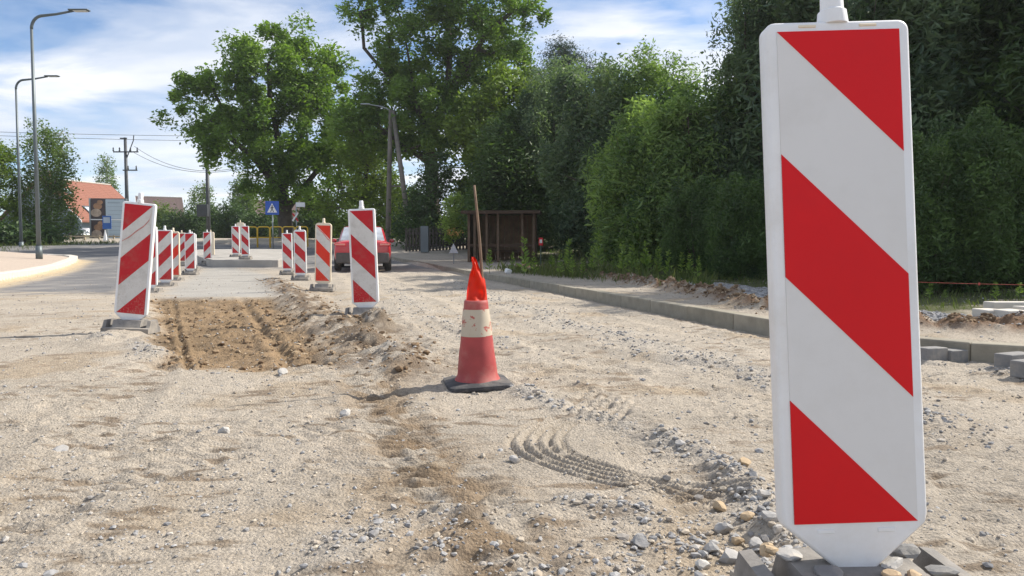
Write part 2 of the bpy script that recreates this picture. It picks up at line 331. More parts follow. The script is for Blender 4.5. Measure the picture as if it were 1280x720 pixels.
def masks(x, y):
    m = {}
    n1 = fbm(x, y, 0.7, 3, 0.55, 3.0)
    kr = np.interp(y, KR_Y, KR_X); dR = (x - kr) * 0.97; m['dR'] = dR
    kl = np.interp(y, KL_Y, KL_X); dL = (kl - x) * 0.9; m['dL'] = dL
    u, v, xl, xr = trench_uv(x, y)
    wob = n1 * 0.16
    m['trench'] = sst(-.10, .16, (x - xl) + wob * 1.3) * sst(-.08, .24, (xr - x) + wob * 1.3) * sst(-.16, .22, (y - 4.75) + wob * 1.8) * sst(0, .3, 11.75 - y + wob)
    m['bank'] = np.exp(-((x - xr - .28) / .30) ** 2) * sst(3.9, 5.0, y) * (1 - sst(17, 20, y))
    rl = np.interp(y, ROWL_Y, ROWL_X); rr = np.interp(y, ROWR_Y, ROWR_X)
    rd, ra, _ = polydist(x, y, RIDGE); m['rd'] = rd
    ridge_x = np.interp(y, [q[1] for q in RIDGE], [q[0] for q in RIDGE]); m['ridge_x'] = ridge_x
    m['ridge'] = np.exp(-(rd / .20) ** 2) * (dR > .1)
    e = x - ridge_x
    m['gravel'] = sst(.16, .3, e + n1 * .12) * (1 - sst(1.15, 1.4, e + n1 * .2)) * (y > 5.2) * (1 - sst(14, 16.5, y)) * (dR > .2)
    m['verge'] = sst(.25, .5, e + n1 * .2 - np.where((y < 15.5), .95, 0)) * (dR > .3)
    m['pave'] = (dL > 0).astype(float) * 1.0
    m['lgrass'] = sst(5.5, 6.3, dL + n1 * .4)
    aL = sst(0, .5, (rl - .45 - x) + n1 * .4) * sst(12.2, 13.6, y + n1 * 1.6 + (x + 8) * .1)
    aF = sst(22, 27, y + n1 * 1.5 + x * .15)
    m['asph'] = np.maximum(aL, aF) * (dR < 0) * (dL < 0) * (1 - .9 * sst(.75, .15, -dL + n1 * .35))
    m['slab'] = sst(11.6, 12.0, y + wob) * sst(0, .5, x - rl + n1 * .3) * sst(.3, .9, rr - x + n1 * .5)
    return m
def height(x, y, m=None):
    if m is None: m = masks(x, y)
    z = np.interp(y, T_Y, T_Z)
    dR, dL = m['dR'], m['dL']; near = np.clip(1.6 - y / 14.0, 0.15, 1)
    lump = fbm(x, y, .33, 4, .55, 1.0); fine = fbm(x, y, .06, 3, .6, 5.0); big = fbm(x, y, 2.1, 2, .5, 2.0)
    road = (dR < 0) & (dL < 0)
    rough = np.where(road, 1 - .92 * np.maximum(m['asph'], m['slab']), .8)
    rough = np.where(dL > 0, .08, rough)
    sm = (y < 5) & (y > 1.5) & (x > -.5) & (x < 2); da = np.full(x.shape, 9.); da[sm] = polydist(x[sm], y[sm], ARC)[0]; rough = rough * (1 - .75 * np.exp(-(da / .30) ** 2))
    z = z + (.015 * big + .0070 * lump + .0070 * fine * near) * rough
    rough = rough * (.40 + .85 * sst(-.30, .35, fbm(x, y, 1.3, 3, .55, 73.)))
    streak = sst(-.15, .35, fbm(x, y, .8, 2, .5, 71.)); z = z + rough * near * streak * (.014 * fbm(x * .28, y, .055, 3, .6, 72.))
    z = z + .013 * np.clip(fbm(x, y, .10, 3, .65, 8.0), -.05, 1) * rough * near
    # right: pavement formation behind the kerb
    z = z + sst(.03, .11, dR) * .105 - .03 * np.exp(-(dR / .2) ** 2) * (dR < 0.02) * sst(4, 8, y)
    z = z + m['ridge'] * (.125 + .15 * np.clip(fbm(x, y, .34, 3, .6, 4.), -.6, 1) + .03 * fbm(x, y, .09, 2, .6, 6.))
    z = z + m['gravel'] * (.035 + .03 * lump) + m['verge'] * (.03 + .05 * big)
    z = z + sst(2.5, 9, dR) * .22 * (y > 4)
    # left pavement
    z = z + sst(.0, .08, dL) * .15 + np.clip(dL, 0, 3) * .08
    # excavated strip
    tr = m['trench']
    ch = fbm(x * .6, y, .24, 4, .65, 11.); cl = 1 - 2.2 * np.abs(fbm(x, y * 1.3, .17, 4, .62, 12.))
    z = z - tr * .070 + tr * (.034 * ch + .034 * np.clip(cl, -.6, 1) * sst(-.35, .3, fbm(x, y, .5, 2, .5, 13.)))
    u, v, xl, xr = trench_uv(x, y)
    for uu, ww in ((.15, .028), (.70, .055)):
        dd = x - (xl + uu * (xr - xl)) - .05 * fbm(y, y * 0 + uu * 7, 1.3, 1)
        z = z + tr * (-.026 * np.exp(-(dd / ww) ** 2) + .020 * np.exp(-((np.abs(dd) - 1.9 * ww) / ww) ** 2)) + tr * .003 * np.sin(y * 2 * np.pi / .07) * np.exp(-(dd / (ww * 1.2)) ** 2)
    z = z + m['bank'] * (.055 + .11 * np.clip(fbm(x, y, .45, 3, .5, 21.), -.45, 1) + .022 * fbm(x, y, .10, 3, .6, 22.))
    # lump in front of the second board of the right row, mound under the first of the left row
    z = z + .17 * np.exp(-(((x + 1.30) / .24) ** 2 + ((y - 7.10) / .20) ** 2)) * (1 + .9 * lump)
    z = z + .05 * np.exp(-(((x + 3.1) / .55) ** 2 + ((y - 6.2) / .4) ** 2)) * (1 + 1.2 * lump)
    z = z + .05 * np.exp(-(((x + .75) / .5) ** 2 + ((y - 5.5) / .3) ** 2)) * (.3 + 2.0 * lump)
    # gravel windrows pushed up by wheels
    wr = windrow(x, y); z = z + .030 * wr * (1 + .9 * lump)
    sx_ = (y < 7) & (y > .8) & (x > -3) & (x < 2); dch = np.full(x.shape, 9.); dch[sx_] = polydist(x[sx_], y[sx_], TRACKS[0])[0]; z = z + .9 * np.exp(-(dch / .20) ** 2) * (.020 * np.clip(fbm(x * .6, y, .12, 4, .65, 67.), -.4, 1))
    # long wheel ruts running along the lane
    lane = (y > 3) & (dR < 0); rn = .10 * fbm(y, y * 0 + 3., 4., 2)
    for off, dp, wd_ in ((-.62, .016, .13), (-2.15, .020, .16), (-3.35, .014, .14), (-3.9, .010, .12)):
        dd = dR - off - rn; z = z + lane * (1 - tr) * (1 - m['slab']) * (1 - m['asph']) * (-dp * np.exp(-(dd / wd_) ** 2) + .6 * dp * np.exp(-((np.abs(dd) - 1.8 * wd_) / (.45 * wd_)) ** 2))
    # tyre marks
    sel = (y < 8) & (y > .8) & (x > -6) & (x < 5) & (tr < .5)
    xs, ys = x[sel], y[sel]; add = np.zeros(xs.shape); nn = fbm(xs, ys, .35, 2, .5, 31.)
    for i, tk in enumerate(TRACKS):
        d, a, s = polydist(xs, ys, tk)
        b = sst(.16, .10, np.abs(d + .03 * nn)) * sst(-.30, .15, nn + (.05 if i else .25))
        add += b * (-.010 + (.011, .006, .006, .008, .008)[i] * np.sin(2 * np.pi * (a + .35 * np.abs(d) + .02 * nn) / .085) + .004 * fbm(xs, ys, .03, 2, .5, 33.))
        add += .009 * np.exp(-((d - .19) / .035) ** 2) * sst(-.3, .3, nn)
    nf_ = sst(-.75, -.1, fbm(xs, ys, .09, 2, .5, 35.))
    for gi, gl in enumerate(ARCS):
        d, a, s = polydist(xs, ys, gl); dp = (.017 if gi < 5 else .010) * nf_
        add += -dp * np.exp(-(d / .0115) ** 2) + .35 * dp * np.exp(-((d - .022) / .011) ** 2)
    z[sel] += add
    return z
WIND = [([(560, 350), (660, 388), (800, 428), (960, 474), (1150, 530)], .30, .8), ([(650, 490), (745, 524), (830, 550), (905, 592), (965, 660), (1000, 760)], .09, 1.0),
        ([(500, 372), (560, 410), (640, 428)], .25, .4), ([(1140, 455), (1290, 470)], .20, .9), ([(430, 690), (520, 655), (580, 650)], .10, .7),
        ([(721, 629), (760, 634), (800, 642)], .06, .7), ([(120, 425), (200, 440), (235, 455)], .14, .9), ([(560, 690), (680, 720)], .10, .8), ([(300, 448), (420, 462), (520, 440)], .12, .5)]
WIND = [(smooth_poly([tuple(G(*q)[:2]) for q in p], 4), w, a) for p, w, a in WIND]
def windrow(x, y):
    out = np.zeros(x.shape); sel = (y < 26) & (y > .6) & (x > -8) & (x < 8)
    xs, ys = x[sel], y[sel]; o = np.zeros(xs.shape); nn = fbm(xs, ys, .5, 3, .6, 41.)
    dk = (xs - np.interp(ys, KR_Y, KR_X)) * .97
    for off, w, a in ((-2.75, .22, .55), (-1.35, .24, .45)): o = np.maximum(o, a * np.exp(-((dk - off) / w) ** 2) * sst(-.25, .3, nn) * (ys > 5))
    for pl, w, a in WIND:
        d, ar, s = polydist(xs, ys, pl); o = np.maximum(o, a * np.exp(-(d / w) ** 2) * sst(-.35, .25, nn + .1))
    out[sel] = o; return out

def axis(fine, x0, x1, k, far, grow):
    a = list(np.arange(x0, x1, fine)); st = fine; x = a[-1]
    while x < far:
        st = max(fine, min(fine + k * (x - x1), st * grow)) if x < 30 else st * grow; x += st; a.append(x)
    return a
def build_ground():
    ys = [1.15]
    while ys[-1] < 50: ys.append(ys[-1] + (.0075 if 2.25 < ys[-1] < 3.35 else max(.0095, .0058 * ys[-1])))
    st = ys[-1] - ys[-2]
    while ys[-1] < 1600: st *= 1.07; ys.append(ys[-1] + st)
    back = [1.15 - .05 * (1.25 ** i - 1) / .25 for i in range(1, 34)]
    ys = np.array(back[::-1] + ys)
    xr = axis(.0135, 0, 2.7, .0125, 1600, 1.07); xl = axis(.0135, 0, 2.7, .0125, 1600, 1.07)
    xs = np.array([-q for q in xl[:0:-1]] + xr)
    X, Y = np.meshgrid(xs, ys); sh = X.shape; x, y = X.ravel(), Y.ravel()
    m = masks(x, y); z = height(x, y, m)
    # surface colours; bank and mound also carry painted shade
    n = fbm(x, y, 1.1, 4, .6, 51.)[:, None]; n2 = fbm(x, y, .25, 3, .6, 52.)[:, None]
    def C(*c): return np.array(c)[None, :]
    col = C(.425, .375, .312) * (1 + .16 * n + .10 * n2)
    def mixc(c, f): 
        nonlocal col
        f = np.clip(f, 0, 1)[:, None]; col = col * (1 - f) + c * f
    damp = sst(.12, .5, fbm(x, y, .9, 3, .6, 55.)); mixc(C(.36, .28, .19) * (1 + .2 * n2), damp * .55 * (y < 14))
    fl = sst(.10, .38, fbm(x * .30, y, .075, 3, .6, 57.) + .25 * fbm(x, y, .7, 2, .5, 58.)); pt = sst(-.12, .30, fbm(x, y, .75, 3, .55, 59.))
    for (qx, qy, rx_, ry_) in ((150, 540, .28, .3), (60, 620, .3, .35), (480, 430, .35, .5), (530, 590, .22, .5), (600, 680, .3, .3), (870, 560, .2, .3)):
        q = G(qx, qy); pt = np.maximum(pt, np.exp(-(((x - q.x) / rx_) ** 2 + ((y - q.y) / ry_) ** 2)) * 1.2)
    for tk in TRACKS[:3]:
        pt = np.maximum(pt, .95 * np.exp(-(polydist(x, y, tk)[0] / .17) ** 2) * (y < 7))
    mixc(C(.215, .165, .118) * (1 + .2 * n2), np.clip(fl * pt, 0, .82) * (y < 9) * (m['dR'] < 0))
    mixc(C(.43, .40, .36) * (1 + .15 * n2), windrow(x, y) * .7)
    mixc(C(.34, .325, .30) * (1 + .14 * n + .08 * n2), m['slab'])
    mixc(C(.15, .152, .16) * (1 + .25 * n + .1 * n2), m['asph'] * (.94 - .22 * sst(.0, .6, n[:, 0] + .1)))
    mixc(C(.255, .182, .112) * (1 + .30 * n2 + .25 * n), m['trench'])
    mixc(C(.165, .122, .085) * (1 + .3 * n2), np.clip(m['bank'] * 1.25 * sst(-.35, .15, n2[:, 0] + .4 * n[:, 0]), 0, .9))  # brown bank soil, darkened further to paint the shadows on its lumps
    mixc(C(.15, .115, .082) * (1 + .25 * n2), .85 * np.exp(-(((x + 1.35) / .42) ** 2 + ((y - 7.0) / .5) ** 2)) * sst(-.4, .1, n2[:, 0] + .5 * n[:, 0]))  # shaded near side of the mound put into the colour
    d0 = np.exp(-(polydist(x, y, TRACKS[0])[0] / .20) ** 2) * (y < 6.5); mixc(C(.225, .165, .108) * (1 + .35 * n2), d0 * .9 * sst(-.22, .12, n2[:, 0] + .3 * fbm(x * .4, y, .09, 3, .6, 66.)))
    mixc(C(.21, .135, .085) * (1 + .3 * n2), np.clip(m['ridge'] * 1.5 * sst(-.5, .1, n2[:, 0] + n[:, 0] * .5), 0, 1))
    mixc(C(.40, .41, .43) * (1 + .12 * n2), m['gravel'])
    mixc(C(.085, .095, .04) * (1 + .3 * n2), m['verge'] * sst(-.4, .1, n[:, 0] + .2))
    mixc(C(.46, .385, .32) * (1 + .06 * n), (m['dL'] > 0) * 1.0)
    mixc(C(.10, .11, .045) * (1 + .3 * n2), m['lgrass'])
    mixc(C(.52, .42, .28) * (1 + .12 * n2), sst(.8, .2, -m['dL'] + n[:, 0] * .3) * (m['dL'] < 0) * (y > 8))
    far = sst(55, 80, y); mixc(C(.09, .11, .045) * (1 + .2 * n), far)
    col = np.clip(col, .01, .9)
    zone = np.zeros(len(x), int)
    zone[m['asph'] > .5] = 1; zone[m['dL'] > 0] = 2; zone[m['trench'] > .5] = 3; zone[(m['gravel'] > .5)] = 4
    zone[(m['verge'] > .5) | (m['lgrass'] > .5) | (far > .5)] = 5
    nx = sh[1]; ny = sh[0]
    idx = (np.arange(ny - 1)[:, None] * nx + np.arange(nx - 1)[None, :]).ravel()
    Q = np.stack([idx, idx + 1, idx + nx + 1, idx + nx], 1); qz = zone[idx]
    V = np.stack([x, y, z], 1)
    roughv = np.where(zone == 1, .15, np.where(zone == 2, .1, 1.0)) * (1 - .8 * m['slab'])
    names = ['ground', 'road', 'pavement', 'trench_floor', 'gravel_bed', 'verge']; kinds = {}
    # bank normals must agree over the splits: take them from the whole sheet
    H = z.reshape(sh); gy, gx = np.gradient(H, ys, xs); nrm = np.stack([-gx.ravel(), -gy.ravel(), np.ones(len(x))], 1); nrm /= np.linalg.norm(nrm, axis=1)[:, None]
    for k, nm in enumerate(names):
        q = Q[qz == k]
        if not len(q): continue
        used, inv = np.unique(q, return_inverse=True)
        me = mesh_np(nm, V[used], inv.reshape(-1, 4), smooth=True)
        a = me.color_attributes.new('albedo', 'FLOAT_COLOR', 'POINT')
        a.data.foreach_set('color', np.concatenate([col[used], roughv[used][:, None]], 1).astype(np.float32).ravel())
        me.normals_split_custom_set_from_vertices(nrm[used].tolist())
        o = obj_from(nm, me, MT['ground']); o['kind'] = 'structure'
def groundmat():
    m = bpy.data.materials.new('sandy_ground'); m.use_nodes = True; t = m.node_tree; L = t.links.new; b = t.nodes['Principled BSDF']
    b.inputs['Roughness'].default_value = .95; b.inputs['Specular IOR Level'].default_value = .2
    at = N(t, 'ShaderNodeAttribute', attribute_name='albedo'); tc = N(t, 'ShaderNodeTexCoord')
    n1 = N(t, 'ShaderNodeTexNoise', inp={'Scale': 55, 'Detail': 7, 'Roughness': .75}); L(tc.outputs['Object'], n1.inputs[0])
    r1 = ramp(t, [(.30, (.62, .60, .58)), (.5, (.98, .98, .98)), (.72, (1.22, 1.2, 1.18))]); L(n1.outputs[0], r1.inputs[0])
    n5 = N(t, 'ShaderNodeTexNoise', inp={'Scale': 24, 'Detail': 9, 'Roughness': .78}); L(tc.outputs['Object'], n5.inputs[0])
    r5 = ramp(t, [(.34, (.58, .55, .52)), (.44, (1, 1, 1)), (.62, (1.04, 1.04, 1.04))]); L(n5.outputs[0], r5.inputs[0])
    v1 = N(t, 'ShaderNodeTexVoronoi', inp={'Scale': 95}); L(tc.outputs['Object'], v1.inputs[0])
    r2 = ramp(t, [(0, (.72, .73, .75)), (.45, (1.05, 1.04, 1.02)), (1, (1.0, 1.0, 1.0))]); L(v1.outputs['Color'], r2.inputs[0])
    mu = N(t, 'ShaderNodeMixRGB', blend_type='MULTIPLY', inp={0: 1}); L(at.outputs['Color'], mu.inputs[1]); L(r1.outputs[0], mu.inputs[2])
    mu2 = N(t, 'ShaderNodeMixRGB', blend_type='MULTIPLY', inp={0: .8}); L(mu.outputs[0], mu2.inputs[1]); L(r2.outputs[0], mu2.inputs[2])
    mu5 = N(t, 'ShaderNodeMixRGB', blend_type='MULTIPLY', inp={0: .85}); L(mu2.outputs[0], mu5.inputs[1]); L(r5.outputs[0], mu5.inputs[2])
    L(mu5.outputs[0], b.inputs['Base Color'])
    n2 = N(t, 'ShaderNodeTexNoise', inp={'Scale': 130, 'Detail': 6, 'Roughness': .7}); L(tc.outputs['Object'], n2.inputs[0])
    ad = N(t, 'ShaderNodeMath', operation='MULTIPLY_ADD', inp={1: -.6}); L(v1.outputs['Distance'], ad.inputs[0]); L(n2.outputs[0], ad.inputs[2])
    mu3 = N(t, 'ShaderNodeMath', operation='MULTIPLY'); L(ad.outputs[0], mu3.inputs[0]); L(at.outputs['Alpha'], mu3.inputs[1])
    bp = N(t, 'ShaderNodeBump', inp={'Strength': .9, 'Distance': .012}); L(mu3.outputs[0], bp.inputs['Height']); L(bp.outputs[0], b.inputs['Normal'])
    return m
MT['ground'] = groundmat()
build_ground()

def hz(x, y): return float(height(np.array([float(x)]), np.array([float(y)]))[0])

# ------------------------------------------------------------------ gravel and stones
def rock_variants(n=10, sub=0, seed=3):
    out = []; rnd = random.Random(seed)
    for k in range(n):
        bm = bmesh.new(); bmesh.ops.create_icosphere(bm, subdivisions=sub + 1, radius=1.0)
        pl = [(Vector([rnd.gauss(0, 1) for _ in range(3)]).normalized(), rnd.uniform(.45, .8)) for _ in range(7)]
        for v in bm.verts:
            for nrm, d in pl:
                s = v.co.dot(nrm)
                if s > d: v.co -= nrm * (s - d)
            v.co *= rnd.uniform(.93, 1.07)
        out.append((np.array([v.co[:] for v in bm.verts]), np.array([[v.index for v in f.verts] for f in bm.faces]))); bm.free()
    return out
def scatter_mesh(name, pts, sizes, var, seed, tint=None, flat=.65, sink=.3):
    r = np.random.default_rng(seed); n = len(pts); which = r.integers(0, len(var), n); VV = []; FF = []; CC = []; off = 0
    for k, (v, f) in enumerate(var):
        s = np.where(which == k)[0]
        if not len(s): continue
        a = r.random(len(s)) * 2 * np.pi; tl = r.normal(0, .35, len(s)); ca, sa = np.cos(a), np.sin(a)
        sc = sizes[s][:, None] * np.stack([r.uniform(.8, 1.3, len(s)), r.uniform(.7, 1.1, len(s)), r.uniform(.75, 1.1, len(s)) * flat / .65 * .72], 1)
        q = v[None] * sc[:, None, :]
        ct, st = np.cos(tl)[:, None], np.sin(tl)[:, None]
        qy = q[..., 1] * ct - q[..., 2] * st; qz = q[..., 1] * st + q[..., 2] * ct
        x = q[..., 0] * ca[:, None] - qy * sa[:, None]; y = q[..., 0] * sa[:, None] + qy * ca[:, None]
        w = np.stack([x, y, qz], -1) + pts[s][:, None, :]; w[..., 2] += (sizes[s] * (.5 - sink))[:, None]
        VV.append(w.reshape(-1, 3)); FF.append((f[None] + (np.arange(len(s)) * len(v))[:, None, None]).reshape(-1, 3) + off); off += len(s) * len(v)
        if tint is not None: CC.append(np.repeat(tint[s], len(v)))
    me = mesh_np(name, np.concatenate(VV), np.concatenate(FF), n=3)
    if tint is not None:
        a = me.attributes.new('tint', 'FLOAT', 'POINT'); a.data.foreach_set('value', np.concatenate(CC).astype(np.float32))
    return me
def gravelmat():
    m = bpy.data.materials.new('loose_gravel'); m.use_nodes = True; t = m.node_tree; L = t.links.new; b = t.nodes['Principled BSDF']
    b.inputs['Roughness'].default_value = .9; b.inputs['Specular IOR Level'].default_value = .25
    at = N(t, 'ShaderNodeAttribute', attribute_name='tint')
    r = ramp(t, [(0, (.14, .13, .12)), (.25, (.27, .265, .265)), (.5, (.38, .375, .37)), (.65, (.39, .33, .26)), (.85, (.44, .39, .32)), (1, (.50, .48, .455))]); L(at.outputs['Fac'], r.inputs[0])
    tc = N(t, 'ShaderNodeTexCoord'); n = N(t, 'ShaderNodeTexNoise', inp={'Scale': 70, 'Detail': 5}); L(tc.outputs['Object'], n.inputs[0])
    mu = N(t, 'ShaderNodeMixRGB', blend_type='OVERLAY', inp={0: .55}); L(r.outputs[0], mu.inputs[1]); L(n.outputs[0], mu.inputs[2]); L(mu.outputs[0], b.inputs['Base Color'])
    return m
MT['gravel'] = gravelmat()
ROCK = rock_variants(12); ROCK2 = rock_variants(8, 1, 9)
def build_gravel():
    r = np.random.default_rng(11)
    # uniform over the near ground, thinned with distance like any visible gravel (the far ones are below a pixel)
    n = 230000
    yy = np.exp(r.uniform(math.log(1.05), math.log(26), n)); xx = r.uniform(-.78, .78, n) * (yy + .5)
    m = masks(xx, yy); w = windrow(xx, yy); clump = sst(-.1, .45, fbm(xx, yy, .5, 3, .6, 61.))
    dens = .05 + .13 * clump + .50 * w
    left = sst(0, -1.5, xx) * sst(3.6, 2.0, yy); dens = dens + .10 * left
    nearfoot = np.exp(-(((xx - .42) / .22) ** 2 + ((yy - 1.75) / .45) ** 2)); dens = dens + .30 * nearfoot
    dens = np.where(m['trench'] > .4, .10, dens); dens = np.where(m['slab'] > .5, .03, dens); dens = np.where(m['asph'] > .5, .02, dens)
    dens = np.where((m['dR'] > -.02), .07 * (m['dR'] > .2), dens); dens = np.where(m['gravel'] > .5, 0, dens); dens = np.where(m['dL'] > -.05, 0, dens)
    dens = np.where(m['ridge'] > .3, .25, dens)
    keep = r.random(n) < dens; x, y = xx[keep], yy[keep]; w = w[keep]; nf = nearfoot[keep]
    s = .0030 * np.exp(r.normal(0, .60, len(x))) * (1 + .8 * w + .8 * nf) * np.clip(.70 + y * .14, .8, 2.8)
    s = np.clip(s, .0025, .017)
    z = height(x, y); tint = np.clip(r.beta(2, 2, len(x)) * .9 + .05 - .12 * w, 0, 1)
    me = scatter_mesh('gravel', np.stack([x, y, z], 1), s, rock_lo, 5, tint)
    o = obj_from('gravel', me, MT['gravel']); tag(o, 'loose grey and beige crushed stone strewn over the sandy roadway', 'gravel', kind='stuff')
    # grey gravel of the bedding strip beyond the soil ridge
    n = 26000; yy = np.exp(r.uniform(math.log(5.3), math.log(16), n)); rx = np.interp(yy, [q[1] for q in RIDGE], [q[0] for q in RIDGE]); xx = rx + r.uniform(.1, 1.5, n)
    m = masks(xx, yy); k = (m['gravel'] > .45); x, y = xx[k], yy[k]; z = height(x, y)
    s = np.clip(.012 * np.exp(r.normal(0, .4, len(x))) * np.clip(y / 7, 1, 1.7), .006, .035)
    me = scatter_mesh('bedding_gravel', np.stack([x, y, z], 1), s, rock_lo, 6, np.clip(r.beta(2, 3, len(x)) * .62 + .05, 0, .55), sink=.2)
    o = obj_from('bedding_gravel', me, MT['gravel']); tag(o, 'blue-grey crushed stone spread between soil ridge and bushes', 'gravel', kind='stuff')
rock_lo = [(v, f) for v, f in ROCK]
def low_rocks(n=12, seed=4):
    out = []; rnd = random.Random(seed)
    base = bmesh.new(); bmesh.ops.create_icosphere(base, subdivisions=1, radius=1.0)
    bv = [v.co.copy() for v in base.verts]; bf = [[v.index for v in f.verts] for f in base.faces]; base.free()
    for k in range(n):
        pl = [(Vector([rnd.gauss(0, 1) for _ in range(3)]).normalized(), rnd.uniform(.45, .8)) for _ in range(4)]
        vs = []
        for c in bv:
            q = c * rnd.uniform(.8, 1.1)
            for nn, d in pl:
                s = q.dot(nn)
                if s > d: q = q - nn * (s - d)
            vs.append(q[:])
        out.append((np.array(vs), np.array(bf)))
    return out
rock_lo = low_rocks()
build_gravel()


def build_clods():
    r = np.random.default_rng(12); n = 90000; yy = np.exp(r.uniform(math.log(4.2), math.log(22), n)); u = r.uniform(-.15, 1.9, n); v = (yy - 4.75) / 7.05; xl = -2.3 - 3.45 * v; xr = -1.0 - 2.72 * v; xx = xl + u * (xr - xl)
    k = r.random(n) < .5; rx = np.interp(yy, [q[1] for q in RIDGE], [q[0] for q in RIDGE]); xx = np.where(k, xx, rx + r.normal(0, .2, n))
    m = masks(xx, yy); cl = sst(-.1, .4, fbm(xx, yy, .35, 3, .6, 81.)); d = np.where(k, m['trench'] * .22 + m['bank'] * .45, m['ridge'] * .5) * (.2 + cl)
    s_ = r.random(n) < d; x, y = xx[s_], yy[s_]; z = height(x, y); s = np.clip(.0105 * np.exp(r.normal(0, .6, len(x))) * np.clip(y / 7, .8, 1.3), .005, .034)
    me = scatter_mesh('soil_clods', np.stack([x, y, z], 1), s, rock_lo, 8, r.random(len(x)), sink=.4); o = obj_from('soil_clods', me, MT['clod']); tag(o, 'crumbled brown soil clods in the dug strip and along the soil ridge', 'soil', kind='stuff')
def clodmat():
    m = bpy.data.materials.new('soil_clod'); m.use_nodes = True; t = m.node_tree; b = t.nodes['Principled BSDF']; b.inputs['Roughness'].default_value = 1; b.inputs['Specular IOR Level'].default_value = .1
    at = N(t, 'ShaderNodeAttribute', attribute_name='tint'); r = ramp(t, [(0, (.12, .08, .05)), (.6, (.25, .175, .11)), (1, (.38, .30, .21))]); t.links.new(at.outputs['Fac'], r.inputs[0]); t.links.new(r.outputs[0], b.inputs['Base Color']); return m
MT['clod'] = clodmat(); build_clods()

# single stones one can point at
def stone(px, py, size, seed, label, tone=0, z=None, group=None):
    p = G(px, py); h = hz(p.x, p.y)
    p = G(px, py, h); h = hz(p.x, p.y)
    v, f = ROCK2[seed % len(ROCK2)]
    rr = random.Random(seed); mb = MB(); sc = Vector((rr.uniform(.9, 1.25), rr.uniform(.8, 1.0), rr.uniform(.65, .85))) * size
    mb.add([(a * sc.x, b * sc.y, c * sc.z) for a, b, c in v], [tuple(q) for q in f])
    o = mb.build('stone', [MT['stone'], MT['stone_tan'], MT['stone_pale']][tone], fixn=False)
    o.location = (p.x, p.y, h + size * .33); o.rotation_euler = (rr.uniform(-.3, .3), rr.uniform(-.3, .3), rr.uniform(0, 6))
    tag(o, label, 'stone', group); return o
MT['stone_tan'] = pmat('tan_stone', (0.44, 0.33, 0.21), 0.9, 0.25, 8, bump=0.005, bscale=40)
MT['stone_pale'] = pmat('pale_stone', (0.46, 0.44, 0.41), 0.88, 0.2, 8, bump=0.005, bscale=40)
stone(280, 541, .028, 1, 'pale rounded stone lying alone on smooth sand beyond the flat tyre prints', 2)
stone(75, 563, .030, 2, 'dark grey stone at the end of a damp brown streak in the sand', 0)
stone(643, 576, .026, 3, 'grey angular stone beside the curved tyre mark', 0)
stone(353, 468, .040, 4, 'pale stone at the near edge of the dug brown strip', 2)
stone(432, 519, .030, 5, 'pale grey stone in the sand between dug strip and traffic cone', 2)
stone(850, 558, .024, 6, 'dark stone standing in the sand among scattered chips of the gravel windrow', 0)
stone(930, 583, .030, 7, 'tan stone on the sand just short of the big striped board', 1)
stone(803, 678, .026, 8, 'small dark stone alone on plain sand before the gravel heap', 0)
GL = 'angular stone in the gravel heap beside the footing of the big striped board'
rr_ = random.Random(5)
for i, (a, b, s, t) in enumerate([(905, 665, .026, 0), (935, 640, .024, 1), (948, 668, .026, 0), (912, 700, .028, 0), (925, 616, .022, 0), (960, 690, .026, 1), (890, 690, .028, 0), (955, 622, .022, 0),
                                  (900, 640, .026, 1), (878, 712, .022, 2), (962, 655, .028, 0), (942, 600, .020, 0), (920, 680, .026, 1)]):
    stone(a, b, s, 20 + i, GL, t, group='stones heaped by the near footing')

# ------------------------------------------------------------------ kerbs
def arc_points(pts, step, s0=0.0):
    P2 = [np.array(p, float) for p in pts]; seg = [np.linalg.norm(b - a) for a, b in zip(P2[:-1], P2[1:])]; cum = np.concatenate([[0], np.cumsum(seg)])
    def at(s):
        s = min(max(s, 0), cum[-1] - 1e-6); i = int(np.searchsorted(cum, s, 'right') - 1); t = (s - cum[i]) / seg[i]; return P2[i] * (1 - t) + P2[i + 1] * t
    return at, cum[-1]
def kerb(name, line, top, width, depth, mat, step_fn, side, seed):
    at, L = arc_points(line, 1.0); rnd = random.Random(seed); root = None; s = 0.0; mesh = {}
    strip = MB(); k = 0
    mats = mat if isinstance(mat, list) else [mat]
    stones = []
    while s < L - .2:
        p = at(s); st = step_fn(p); q = at(min(s + st, L)); d = q - p; ln = float(np.linalg.norm(d))
        if ln < .15: break
        t = d / ln; nrm = np.array([t[1], -t[0]]) * side; c = (p + q) / 2 + nrm * width / 2
        z0 = float(np.interp(p[1], T_Y, T_Z)); z1 = float(np.interp(q[1], T_Y, T_Z))
        key = round(ln, 1)
        mb = MB(); mb.box((0, 0, 0), (ln - .006, width, depth)); 
        stones.append((mb, c, t, (z0 + z1) / 2 + top - depth / 2 + rnd.uniform(-.006, .006), math.atan2(z1 - z0, ln), rnd.uniform(-.006, .006), rnd.choice(mats)))
        a = c - nrm * width * .3 - t * ln / 2; b = c + nrm * width * .3 - t * ln / 2
        strip.box((c[0], c[1], (z0 + z1) / 2 + top - depth - .03), (max(width * .5, .1), width * .5, .08)); s += st
    root = strip.build('kerb', MT['concrete']); root.name = name; tag(root, kind='structure')
    for mb, c, t, z, pit, yaw, mt in stones:
        o = mb.build('kerb_stone', mt, root, bevel=.012, seg=2); o.location = (c[0], c[1], z); o.rotation_euler = (0, -pit, math.atan2(t[1], t[0]) + yaw)
    return root
MT['concrete2'] = pmat('concrete_b', (0.245, 0.222, 0.175), 0.9, 0.16, 9, bump=0.004, bscale=70, dirt=(0.42, 0.36, 0.27), dirt_amt=0.5, dscale=3)
